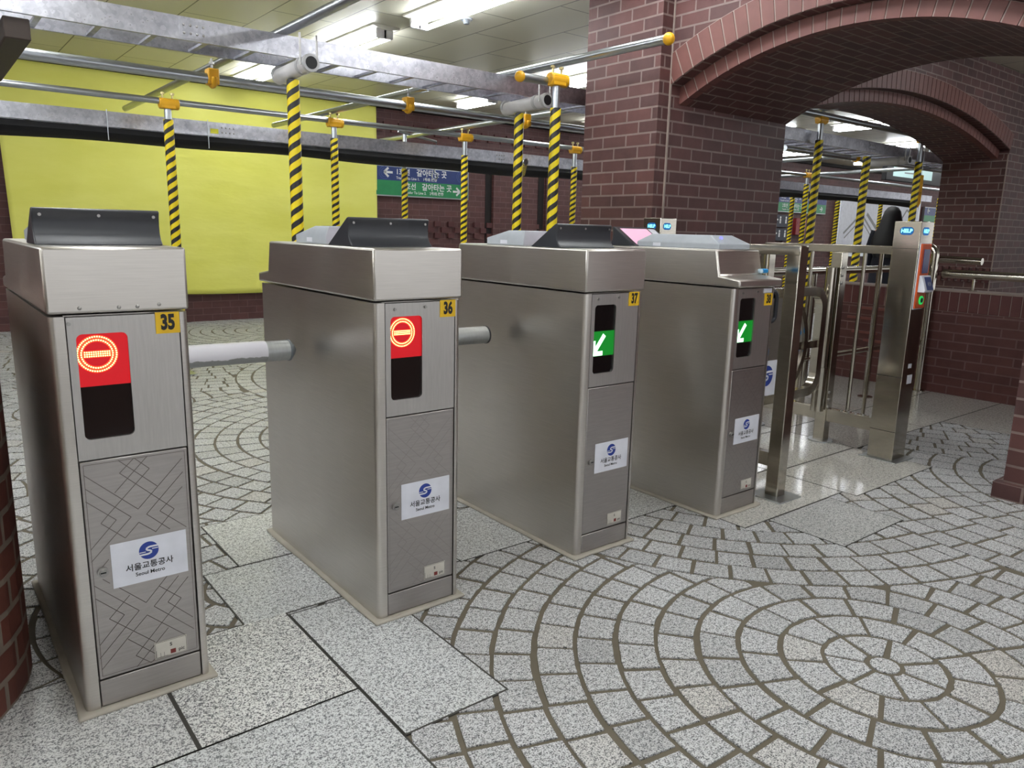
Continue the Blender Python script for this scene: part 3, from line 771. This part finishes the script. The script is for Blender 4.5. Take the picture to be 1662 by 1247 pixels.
def flap_gate():
    t = thing('wheelchair_gate', 'wide steel wheelchair gate leaf with rounded frame hinged on the railing post', 'gate', (2.86, .34, 0))
    MB().tube((0, 0, .18), (0, 0, .42), .034, 24).tube((0, 0, .42), (0, 0, .95), .028, 24).build('hinge_tube', M_POL, t)
    # rounded flat-bar frame
    lo = rrect(-.86, -.04, .28, .855, .11, 8); li = rrect(-.815, -.085, .325, .81, .075, 8)
    n = len(lo); m = MB()
    vs = [(x, y, z) for y in (-.02, .02) for lp in (lo, li) for (x, z) in lp]
    fs = []
    for i in range(n):
        j = (i+1) % n
        fs += [(i, n+i, n+j, j), (2*n+i, 2*n+j, 3*n+j, 3*n+i), (i, j, 2*n+j, 2*n+i), (n+i, 3*n+i, 3*n+j, n+j)]
    m.add(vs, fs).build('leaf_frame', M_POL, t)
    each(MB().box(-.30, -.08, -.015, .015, .535, .575).box(-.82, -.64, -.015, .015, .535, .575), 'cross_bar', M_POL, t, bevel=.002)
    c = MB(); F = lambda y: (lambda a, b: (-.48+a, y, .57+b))
    c.disc(F(-.008), 0, 0, .255, 48); c.add([F(.008)(.255*math.cos(-2*PI*k/48), .255*math.sin(-2*PI*k/48)) for k in range(48)], [tuple(range(48))])
    d = c.build('round_panel', M_DOOR, t, smooth=0)
    rg = MB(); nn = 48
    vs = [(-.48+r*math.cos(2*PI*k/nn), y, .57+r*math.sin(2*PI*k/nn)) for y in (-.022, .022) for r in (.25, .282) for k in range(nn)]
    fs = []
    for i in range(nn):
        j = (i+1) % nn; fs += [(i, nn+i, nn+j, j), (2*nn+i, 2*nn+j, 3*nn+j, 3*nn+i), (i, j, 2*nn+j, 2*nn+i), (nn+i, 3*nn+i, 3*nn+j, nn+j)]
    rg.add(vs, fs).build('round_rim', M_POL, d)
    F1 = frontF(-.0095); ic = MB(); ic.disc(F1, -.591, .679, .019, 20)
    ic.ring(frontF(-.0095), -.2600, .622, .0, .014, 14).disc(F1, -.260, .541, .014, 14)
    arc = [(-.600+.062*math.cos(a), .545+.066*math.sin(a)) for a in [math.radians(100-q*14) for q in range(16)]]
    vs = [F1(-.600+r*math.cos(a), .545+1.06*r*math.sin(a)) for r in (.048, .076) for a in [math.radians(105-q*13) for q in range(17)]]
    ic.add(vs, [(q, q+1, 18+q, 17+q) for q in range(16)])
    each(ic, 'wheelchair_symbol', M_CYAN, d, smooth=0)
    st = MB().box(-.62, -.43, -.012, -.009, .325, .50).build('logo_sticker', M_STICK, d, smooth=0)
    FF = frontF(-.0125); MB().disc(FF, -.527, .425, .052).build('emblem', M_BLUE, st, smooth=0); emblem_s(frontF(-.013), -.527, .425, .052).build('emblem_stripe', M_STICK, st, smooth=0)
    h = rrect(-.62, -.53, .70, .845, .03, 5); MB().path([(x, -.03, z) for x, z in h] + [(h[0][0], -.03, h[0][1]), (h[1][0], -.03, h[1][1])], .010, 10).build('pull_handle', M_BLACK, t)
flap_gate()
t = thing('wipe_packet', 'small blue and white packet lying on the stepped top of gate 38', 'packet', (1.715, .0, .957))
MB().box(0, .05, 0, .06, 0, .018).build('packet_body', plain('packet_white', (200, 226, 240), .4), t, bevel=.006)
MB().box(.012, .0505, -.0008, .03, .002, .0185).build('blue_print', M_CYAN, t, bevel=.004)

def back_railing():
    t = thing('guard_rail', 'round tube guard rail with posts standing across the back of the passage', 'railing', (2.955, .78, 0))
    MB().tube((.02, 0, .9), (1.915, 0, .9), .024, 16).build('upper_rail', M_POL, t)
    MB().tube((.02, 0, .35), (1.9, 0, .35), .019, 16).build('lower_rail', M_POL, t)
    for x in (.5, 1.33): 
        MB().tube((x, 0, .006), (x, 0, .9), .019, 16).build('post', M_POL, t); MB().tube((x, 0, 0), (x, 0, .008), .05, 20).build('base_plate', M_POL, t)
    X, Y = 1.915, -.10
    e = [(X, Y, .006), (X, Y, 1.0)] + [(X, Y+.06-.06*math.cos(a), 1.0+.06*math.sin(a)) for a in (.4, .8, 1.2, 1.57)] + [(X, Y+.2, 1.06)]
    MB().path(e, .027, 16).build('end_post', M_POL, t); MB().tube((X, Y, 0), (X, Y, .008), .05, 20).build('base_plate', M_POL, t)
    MB().tube((X, Y+.02, .95), (X, Y+.16, .95), .02, 12).build('link_tube', M_POL, t)
back_railing()
t = thing('wall_handrail', 'thick polished handrail mounted on top of the low brick wall', 'handrail', (5.0, 0, .752))
MB().tube((0, .66, .115), (0, -2.5, .115), .031, 20).build('rail', M_POL, t)
for y in (.45, -.5, -1.5):
    MB().tube((0, y, 0), (0, y, .1), .008, 8).build('bracket', M_POL, t); MB().tube((0, y, 0), (0, y, .006), .03, 14).build('bracket_foot', M_POL, t)
t = tag(MB().path([(5.1, .98, .97), (5.1, .6, .965), (5.1, .45, .96)], .026, 16).tube((5.1, .9, .752), (5.1, .9, .96), .01, 8).build('stub_handrail', M_POL), 'short dark handrail end behind the tall railing post on the low wall', 'handrail')

# ------------------------------------------------------------------ scaffold
def coupler(m, z, r=.045):
    m.box(-.05, .06, -.035, .035, z-.03, z+.03).tube((.05, -.045, z), (.05, .045, z), .03, 12)
def post(x, y, ztop, zwrap, label, r=.031, top=True, mat=M_STRIPE, plate=True, grp='striped scaffold posts', zcap=None):
    t = thing('scaffold_post', label, 'scaffold post', (x, y, 0), grp)
    MB().tube((0, 0, .006), (0, 0, ztop), r*.72, 18).build('steel_tube', M_PIPE, t)
    MB().tube((0, 0, .02), (0, 0, zwrap), r, 24).build('striped_wrap', mat, t)
    if plate: MB().box(-.07, .07, -.07, .07, 0, .007).build('base_plate', M_PIPE, t)
    if top:
        c = MB().box(-.05, .05, -.033, .033, ztop-.045, ztop+.015).tube((-.055, 0, ztop-.01), (.075, 0, ztop-.01), .036, 14).build('coupler', M_COUP, t, bevel=.006)
        b = MB()
        for sx in (-.03, .035): b.tube((sx, 0, ztop), (sx, 0, ztop+.065), .006, 8).tube((sx, 0, ztop+.05), (sx, 0, ztop+.062), .014, 6)
        each(b, 'bolt', plain('brass_bolt', (196, 180, 130), .35, 1), c)
    return t
post(.76, 2.3, 1.856, 1.856, 'thick striped post under the near white padded tube, left of gate 36 screen', .0335, False)
post(2.30, 2.3, 1.853, 1.853, 'striped post under the white padded tube beside the brick pier', .031, False)
post(2.09, 1.70, 1.965, 1.80, 'striped post right of the white padded tube with yellow coupler and brown plate on top', .031, True)
post(.58, 4.05, 1.915, 1.80, 'striped post in front of the yellow tarpaulin, leftmost with a yellow coupler', .033)
post(1.82, 4.05, 1.915, 1.785, 'striped post near the right edge of the yellow tarpaulin', .030, mat=M_STRIPE2)
post(3.08, 4.05, 1.915, 1.75, 'striped post at the right end of the blue and green sign', .030, mat=M_STRIPE2)
post(4.42, 4.05, 1.915, 1.74, 'thin striped post half hidden by the left edge of the brick pier', .030, mat=M_STRIPE2)
post(2.93, 4.85, 1.98, 1.66, 'striped post crossing the middle of the blue and green sign', .030, False, mat=M_STRIPE2)
post(5.76, 2.2, 2.17, 1.98, 'striped post with yellow coupler, leftmost large one seen through the brick arch', .036)
post(7.08, 2.42, 1.95, 1.945, 'thick striped post under a white tube in the middle of the brick arch', .040, False)
post(7.78, 2.2, 2.17, 1.93, 'striped post with yellow coupler at the right side of the brick arch', .036)
post(8.68, 4.05, 1.93, 1.80, 'slim striped post with coupler standing left behind the largest arch post', .034, mat=M_STRIPE2)
post(9.9, 5.0, 1.9, 1.74, 'slim striped post in front of the small dark signs seen through the arch', .034, False, mat=M_STRIPE2)
post(11.6, 5.2, 1.9, 1.72, 'slim striped post at the left edge of the map board', .040, False, mat=M_STRIPE2)
post(13.1, 5.2, 1.95, 1.75, 'slim striped post in front of the map board left of the person', .036, False, mat=M_STRIPE2)
post(11.95, 3.7, 2.0, 1.75, 'slim striped post left behind the right-hand arch post', .036, False, mat=M_STRIPE2)

def pipe(p0, p1, r, label, ball=None, grp=None, name='scaffold_pipe', mat=None):
    p0, p1 = Vector(p0), Vector(p1); t = thing(name, label, 'scaffold pipe', p0, grp)
    MB().tube((0, 0, 0), p1-p0, r, 18).build('steel_tube', mat or M_PIPE, t)
    for b in (ball or []):
        q = (p1-p0)*b; d = (p1-p0).normalized()*(-.015 if b == 0 else .015)
        MB().sphere(q+d, r*1.28, 16, 10).build('yellow_end_cap', M_COUP, t)
    return t
pipe((-3, 4.05, 1.918), (14, 4.05, 1.925), .021, 'horizontal scaffold pipe joining the yellow couplers in front of the tarpaulin')
pipe((-3, 2.8, 1.892), (5.2, 2.8, 1.892), .027, 'thicker horizontal scaffold pipe just under the ceiling edge with hook clamps')
pipe((.72, -2.6, 2.1), (.72, 5.95, 2.085), .025, 'scaffold pipe running from top left over the cable tray towards the tarpaulin')
pipe((1.82, 2.6, 1.995), (1.82, 5.3, 1.995), .023, 'scaffold pipe running back over the second yellow coupler to the tarpaulin edge')
pipe((3.08, 2.6, 2.0), (3.08, 5.6, 1.99), .023, 'scaffold pipe running back over the coupler by the sign')
pipe((2.28, 1.06, 2.096), (2.24, 2.75, 2.096), .025, 'scaffold pipe with yellow ball end pointing at the brick arch', (0,))
pipe((1.86, 1.73, 1.945), (2.2, 1.73, 1.945), .024, 'short scaffold pipe with yellow ball end clamped beside the brick pier post', (0,))
pipe((5.0, 2.2, 2.2), (9.6, 2.2, 2.2), .03, 'scaffold pipe joining the two large posts seen through the brick arch')
pipe((6.3, 2.9, 2.0), (13.5, 2.9, 2.02), .03, 'upper scaffold pipe crossing the brick arch behind the cable tray')
pipe((7.6, 2.6, 2.03), (7.6, 6.5, 1.98), .026, 'scaffold pipe running back through the brick arch, left one')
pipe((9.6, 2.6, 2.03), (9.6, 6.5, 1.98), .026, 'scaffold pipe running back through the brick arch, right one')
pipe((5.76, 2.05, 2.26), (5.76, 4.4, 2.2), .026, 'scaffold pipe lying on the coupler of the leftmost large arch post')
for (x, y, z, lb) in ((.50, 2.8, 1.9, 'yellow hook clamp on the upper pipe above the leftmost coupler'), (1.76, 2.8, 1.9, 'yellow hook clamp on the upper pipe between tarpaulin and sign'), (2.76, 2.8, 1.9, 'yellow hook clamp on the upper pipe behind the pier post'),
                      (7.75, 2.9, 2.02, 'yellow hook clamp on a pipe seen in the left of the arch'), (10.2, 2.9, 2.02, 'yellow hook clamp on a pipe under the hanging screen')):
    t = thing('hook_clamp', lb, 'clamp', (x, y, z), 'yellow hook clamps')
    p = [(0, .04*math.cos(a), .0+.042*math.sin(a)) for a in [math.radians(q) for q in range(60, -200, -20)]]
    MB().path(p, .018, 8).box(-.03, .03, -.034, .034, -.04, .045).build('hook', M_COUP, t, bevel=.006)
    MB().tube((0, 0, .045), (0, 0, .10), .006, 8).tube((0, 0, .07), (0, 0, .082), .015, 6).build('bolt', M_SCREW, t)

def ladder_tray(x0, x1, y0, y1, z0, h, label, rung, splices, name='cable_tray', rungz=.012):
    t = thing(name, label, 'cable tray', ((x0+x1)/2, y0, z0)); cx = (x0+x1)/2; w_ = y1-y0
    for (ya, sg) in ((0, 1), (w_, -1)):
        m = MB(); a = x0-cx; b = x1-cx
        m.box(a, b, ya-.002, ya+.002, 0, h)
        m.box(a, b, min(ya, ya+sg*.018), max(ya, ya+sg*.018), 0, .003).box(a, b, min(ya, ya+sg*.018), max(ya, ya+sg*.018), h-.003, h)
        m.build('side_rail', M_GALV, t, smooth=0)
    x = x0+.1; r = 0
    while x < x1-.05 and r < 90:
        MB().box(x-cx-.013, x-cx+.013, .002, w_-.002, .004, .004+rungz).build('rung', M_GALV, t, smooth=0); x += rung; r += 1
    for sx in splices:
        p = MB().box(sx-cx-.09, sx-cx+.09, -.0045, -.002, .008, h-.008).build('splice_plate', M_GALV, t, smooth=0)
        b = MB()
        for i in range(4):
            for zz in (.3, .65): b.sphere((sx-cx-.07+i*.03, -.005, h*zz), .0065, 8, 6)
        each(b, 'bolt', M_SCREW, p)
    return t
ladder_tray(-2.6, 13, 2.27, 2.555, 1.962, .105, 'long galvanised ladder cable tray crossing the whole top of the photo', .235, (.28, 6.9))
ladder_tray(-3, 13.5, 4.5, 4.8, 1.765, .105, 'long galvanised cable tray above the black cloth at the back', .3, (1.16, 3.85), 'cable_duct')
tag(MB().box(1.0, 1.06, 4.494, 4.4975, 1.785, 1.82).build('yellow_sticker', plain('lemon_sticker', (232, 226, 60), .5), smooth=0), 'small yellow sticker on the back cable tray left of the thick striped post', 'sticker')

def sleeve(x, y, z, label):
    t = thing('padded_tube', label, 'padded tube', (x, y, z), 'white padded tubes')
    MB().tube((0, -.22, 0), (0, .2, -.012), .040, 24).build('white_cover', M_WHITE, t)
    m = MB()
    for yy in (-.22, -.13, .19): m.tube((0, yy-.012, 0), (0, yy+.012, 0), .044, 24)
    each(m, 'collar', plain('pale_collar', (200, 200, 202), .5), t)
    MB().tube((0, -.2335, 0), (0, -.231, 0), .031, 20).build('dark_bore', M_INK, t)
    b = MB()
    for sx in (-.045, .045): b.tube((sx, -.2, -.01), (sx, -.2, .14), .006, 8)
    each(b, 'hanger_rod', M_SCREW, t)
sleeve(.76, 2.29, 1.908, 'white padded tube on top of the thick left striped post')
sleeve(2.30, 2.25, 1.905, 'white padded tube on the striped post beside the brick pier')
sleeve(7.35, 2.33, 1.915, 'white padded tube seen through the brick arch by the middle post')

def cloth():
    m = MB(); n = 120; xs = [-3 + 16*i/n for i in range(n+1)]; rows = []
    for i, x in enumerate(xs):
        sag = .008*math.sin(x*1.3)+.005*math.sin(x*4.1+1)
        prof = [(4.52, 1.76), (4.50, 1.72+sag*.4), (4.53, 1.685+sag), (4.64, 1.665+sag*1.2), (4.76, 1.69+sag), (4.79, 1.75), (4.66, 1.762)]
        rows.append([(x, y, z) for y, z in prof])
    k = len(rows[0]); vs = [v for r in rows for v in r]
    fs = [(i*k+j, i*k+(j+1) % k, (i+1)*k+(j+1) % k, (i+1)*k+j) for i in range(n) for j in range(k)]
    m.add(vs, fs + [tuple(range(k)), tuple(range(n*k, n*k+k))[::-1]])
    tag(m.build('black_cloth_roll', M_CLOTH, smooth=60), 'sagging black cloth bundle slung under the back cable tray', 'cloth')
cloth()
for x in (.28, .98):
    tag(MB().tube((x, 4.485, 1.67), (x, 4.485, 1.88), .003, 6).build('tie_wire', M_PIPE), 'thin tie wire round the black cloth, %s of two' % ('left' if x < .5 else 'right'), 'wire')
# dark beam at the top left corner
tag(MB().box(-.52, -.42, 2.3, 3.6, 1.86, 1.95).build('dark_beam', M_BROWN, bevel=.006), 'dark brown beam end at the top left corner above the pipes', 'beam')

# ------------------------------------------------------------------ tarpaulin
def tarp():
    m = MB(); nx, nz = 90, 40; x0, x1, z0, z1 = -.16, 3.84, .32, 2.6; vs = []
    for j in range(nz+1):
        for i in range(nx+1):
            u, v = i/nx, j/nz; x = x0+(x1-x0)*u; z = z0+(z1-z0)*v
            x += .05*(1-v)*math.exp(-u*8)
            y = 7.09 + .006*math.sin(x*3+z*1.5) + .004*math.sin(x*9+z*4) + .005*math.exp(-((z-1.05)/.02)**2) - .012*math.exp(-abs(u-(.1+v*.12))*30)*(1-v)
            vs.append((x, y, z + (.01*math.sin(x*2.2) if j == 0 else 0)))
    fs = [(j*(nx+1)+i, j*(nx+1)+i+1, (j+1)*(nx+1)+i+1, (j+1)*(nx+1)+i) for j in range(nz) for i in range(nx)]
    o = m.add(vs, fs).build('yellow_tarpaulin', M_TARP, smooth=80)
    s = o.modifiers.new('thickness', 'SOLIDIFY'); s.thickness = .004; s.offset = -1
    tag(o, 'large bright yellow tarpaulin hung over the brick back wall', 'tarpaulin')
tarp()

# ------------------------------------------------------------------ signs
def transfer_sign(x, w_, z0, h, label, part=None):
    t = thing('transfer_sign', label, 'sign', (x, 7.1, z0), 'blue and green transfer signs'); hm = h*.52
    MB().box(-.01, w_+.01, 0, .06, -.012, h+.012).build('frame', M_ARM, t)
    bl = MB().box(0, w_, -.004, 0, hm, h).build('blue_panel', M_SBLUE, t, smooth=0); gr = MB().box(0, w_, -.004, 0, 0, hm).build('green_panel', M_SGREEN, t, smooth=0)
    F = frontF(-.006); s = h/.345
    def arrow(mb, cx, cz, d, q):
        mb.stroke(F, [(cx-d*q, cz), (cx+d*q*.8, cz)], q*.45); mb.stroke(F, [(cx, cz+q*.9), (cx+d*q, cz), (cx, cz-q*.9)], q*.45)
    a = MB(); arrow(a, .17*s, h*.8, -1, .06*s); a.build('arrow', M_WRITE, bl, smooth=0)
    if part != 'left':
        MB().text(F, '1호선', .088*s, .275*s, h*.83, 'LEFT', .002).text(F, '갈아타는 곳', .095*s, .575*s, h*.83, 'LEFT', .002).text(F, 'Transfer to Line 1.    1号线 换乘', .045*s, .28*s, h*.62, 'LEFT', .0008).build('lettering', M_WRITE, bl, smooth=0)
        MB().text(F, '2호선', .088*s, .365*s, h*.33, 'LEFT', .002).text(F, '갈아타는 곳', .095*s, .655*s, h*.33, 'LEFT', .002).text(F, 'Transfer To Line 2.    2号线 换乘', .045*s, .37*s, h*.12, 'LEFT', .0008).build('lettering', M_WRITE, gr, smooth=0)
        b = MB(); arrow(b, w_-.19*s, h*.25, 1, .055*s); b.build('arrow', M_WRITE, gr, smooth=0)
        c = MB()
        for r_ in (.05, .075): c.ring(frontF(-.0055), w_-.11, h*.82, r_, r_+.006, 24).ring(frontF(-.0055), .12, h*.78, r_, r_+.006, 24)
        c.build('swirl', plain('swirl_blue', (70, 92, 150), .4), bl, smooth=0)
transfer_sign(3.83, 1.42, 1.51, .355, 'blue and green transfer direction sign between the tarpaulin and the brick pier')
transfer_sign(12.55, 2.0, 1.60, .34, 'blue and green transfer sign seen through the left of the brick arch')
transfer_sign(19.2, 1.2, 1.5, .40, 'blue and green transfer sign at the right edge of the brick arch', 'left')
def dark_sign(x, z0, h, label, txt):
    t = thing('direction_sign', label, 'sign', (x, 7.1, z0), 'small dark direction signs')
    MB().box(0, .62, 0, .06, 0, h).build('panel', M_NAVY, t, smooth=0)
    F = frontF(-.002); m = MB(); m.stroke(F, [(.2, h*.6), (.06, h*.6)], .03); m.stroke(F, [(.12, h*.6+.06), (.06, h*.6), (.12, h*.6-.06)], .03)
    for i in range(2): m.disc(F, .28+i*.2, h*.78, .025, 10).poly(F, [(.255+i*.2, h*.66), (.305+i*.2, h*.66), (.305+i*.2, h*.3), (.255+i*.2, h*.3)])
    m.build('pictograms', M_WRITE, t, smooth=0)
dark_sign(12.62, 1.29, .24, 'upper of two small dark direction signs seen through the arch', '')
dark_sign(12.62, 1.02, .24, 'lower of two small dark direction signs seen through the arch', '')
t = thing('fire_alarm_box', 'red fire alarm box on the brick wall right of the dark direction signs', 'fire alarm', (13.45, 7.08, 1.14))
MB().box(0, .38, 0, .09, 0, .34).build('box', M_RED, t, bevel=.01); MB().box(.14, .34, -.006, 0, .05, .28).build('door', plain('pale_red', (196, 120, 116), .4), t, bevel=.004)
MB().tube((.07, -.005, .24), (.07, .0, .24), .03, 12).build('lamp', M_RED, t)
t = thing('map_board', 'large white station map board behind the person seen through the arch', 'map board', (15.05, 7.06, .7))
MB().box(0, 3.8, 0, .1, 0, 1.4).build('frame', M_ARM, t)
bd = MB().box(.06, 3.74, -.004, 0, .06, 1.34).build('board', M_STICK, t, smooth=0)
F = frontF(-.006); m = MB()
m.stroke(F, [(.25, .5), (.95, .95), (1.6, .5)], .05).stroke(F, [(.3, .4), (.95, .82), (1.6, .38)], .03).stroke(F, [(1.2, .95), (1.75, .6)], .08).stroke(F, [(2.4, .4), (3.1, 1.1), (3.6, .9)], .05)
each(m, 'map_line', plain('map_grey', (140, 140, 142), .5), bd, smooth=0)
MB().stroke(F, [(2.2, .75), (3.6, .72)], .05).build('map_orange_line', plain('map_orange', (232, 170, 110), .5), bd, smooth=0)
t = thing('hanging_screen', 'black framed hanging screen in the upper right of the brick arch', 'screen', (11.55, 4.4, 2.04))
MB().box(0, 2.1, 0, .08, 0, .37).build('case', M_INK, t, bevel=.008); MB().box(.22, 1.62, -.004, 0, .07, .31).build('display', M_TV, t, smooth=0)
mm = MB(); F = frontF(-.006); mm.stroke(F, [(.7, .24), (1.4, .24)], .012).stroke(F, [(.6, .14), (1.2, .15)], .02); mm.build('display_text', M_GREYD, t, smooth=0)
for xx in (.7, 1.5): MB().tube((xx, .04, .37), (xx, .04, .588), .012, 8).build('hanger', M_PIPE, t)
t = thing('hanging_tag', 'orange yellow tag hanging beside the right-hand arch post', 'tag', (7.84, 2.2, 1.50))
MB().prism([(0, 0), (.05, -.05), (.10, 0), (.10, .30), (0, .30)], 'y', 0, .006).build('tag_sheet', plain('tag_orange', (240, 180, 50), .5), t, smooth=0)
MB().tube((.05, .003, .29), (.05, .003, .67), .003, 6).build('string', M_PIPE, t)
MB().text(frontF(-.002), '안전', .04, .05, .1).build('lettering', M_INK, t, smooth=0)
t = thing('wire_bracket', 'thin hanging wire bracket with a hook before the brick wall above the sign', 'bracket', (2.95, 4.97, 1.6))
MB().path([(-.02, 0, .42), (.42, 0, .36), (.42, -.0, .30), (-.1, .0, .22)], .012, 8).build('bracket_arm', M_PIPE, t)
MB().path([(.4, 0, .3), (.4, 0, .06)] + [(.4+.035*math.sin(a), 0, .025+.035*math.cos(a)) for a in [q*PI/5 for q in range(10)]], .007, 8).build('hook_wire', M_PIPE, t)
t = thing('yellow_end_pipe', 'short pipe stub with yellow black end poking out beside the pier posts', 'scaffold pipe', (2.73, 2.75, 1.6))
MB().tube((0, 0, 0), (.22, .3, -.06), .018, 12).build('stub', M_STRIPE2, t); MB().tube((0, -.006, 0), (.0, .0, 0), .024, 12).build('rim', M_PIPE, t); MB().tube((.0, .05, 0), (.0, .05, .28), .008, 8).build('hanger', M_PIPE, t)

# ------------------------------------------------------------------ person seen through the arch
def person():
    t = thing('person', 'person with long dark hair and dark blue coat seen from behind through the arch', 'person', (9.35, 3.17, 0), rz=math.radians(-64))
    V = [(0, 0, .80), (0, 0, .98), (0, 0, 1.14), (0, 0, 1.22), (0, 0, 1.29), (0, -.01, 1.38), (0, -.01, 1.45)]
    R_ = [(.15, .11), (.145, .10), (.165, .10), (.11, .08), (.05, .05), (.075, .088), (.05, .06)]
    Ed = [(i, i+1) for i in range(6)]
    for s in (-1, 1):
        b = len(V)
        V += [(s*.09, 0, .76), (s*.09, .01, .45), (s*.09, -.01, .10), (s*.09, .10, .04)]; R_ += [(.085, .085), (.06, .06), (.045, .045), (.04, .035)]
        Ed += [(0, b), (b, b+1), (b+1, b+2), (b+2, b+3)]
        b = len(V)
        V += [(s*.17, 0, 1.18), (s*.22, .0, .95), (s*.22, .06, .74), (s*.22, .08, .66)]; R_ += [(.06, .06), (.048, .048), (.036, .036), (.035, .02)]
        Ed += [(3, b), (b, b+1), (b+1, b+2), (b+2, b+3)]
    me = bpy.data.meshes.new('body'); me.from_pydata(V, Ed, []); o = bpy.data.objects.new('body', me); COL.objects.link(o)
    sk = o.modifiers.new('skin', 'SKIN'); sk.use_smooth_shade = True
    for d, r in zip(me.skin_vertices[0].data, R_): d.radius = r
    me.skin_vertices[0].data[0].use_root = True
    ss = o.modifiers.new('sub', 'SUBSURF'); ss.levels = 2; ss.render_levels = 2
    dg = bpy.context.evaluated_depsgraph_get(); bpy.context.view_layer.update()
    nm = bpy.data.meshes.new_from_object(o.evaluated_get(bpy.context.evaluated_depsgraph_get()))
    o.modifiers.clear(); o.data = nm; nm.materials.clear(); nm.materials.append(M_SKIN); o.parent = t
    o.data.shade_smooth()
    # coat, trousers: shells around the body
    def shell(name, zs, mat):
        m = MB(); seg = 24; rows = []
        for (z, rx, ry, yo) in zs: rows.append([(rx*math.cos(2*PI*k/seg), yo+ry*math.sin(2*PI*k/seg), z) for k in range(seg)])
        m.add([v for r in rows for v in r], [(i*seg+k, i*seg+(k+1) % seg, (i+1)*seg+(k+1) % seg, (i+1)*seg+k) for i in range(len(rows)-1) for k in range(seg)] + [tuple(range(seg))[::-1], tuple(range((len(rows)-1)*seg, len(rows)*seg))])
        return m.build(name, mat, t, smooth=80)
    ct = shell('coat', [(.5, .21, .16, 0), (.7, .2, .15, 0), (.9, .18, .135, 0), (1.1, .2, .13, 0), (1.2, .17, .11, 0), (1.26, .08, .075, 0)], M_COAT)
    m = MB()
    for s in (-1, 1): m.path([(s*.16, 0, 1.2), (s*.225, 0, .96), (s*.225, .06, .74)], .06, 14, True, [.075, .062, .05])
    each(m, 'sleeve', M_COAT, t, smooth=80)
    m = MB()
    for s in (-1, 1): m.path([(s*.09, 0, .78), (s*.09, .01, .45), (s*.09, -.01, .08)], .08, 14, True, [.1, .08, .06])
    each(m, 'trouser_leg', M_INK, t, smooth=80)
    m = MB()
    for s in (-1, 1): m.sphere((s*.09, .05, .035), .05, 12, 8, .9, 2.2, .7)
    each(m, 'shoe', M_BLACK, t, smooth=80)
    shell('hair', [(.86, .17, .06, -.15), (.98, .225, .09, -.13), (1.1, .215, .115, -.10), (1.2, .18, .12, -.07), (1.3, .14, .13, -.045), (1.39, .118, .135, -.035), (1.46, .1, .12, -.03), (1.51, .065, .08, -.025), (1.53, .02, .03, -.02)], M_HAIR)
    m = MB(); m.sphere((-.028, .075, 1.39), .010, 8, 6).sphere((.028, .075, 1.39), .010, 8, 6); each(m, 'eye', M_INK, t)
person()
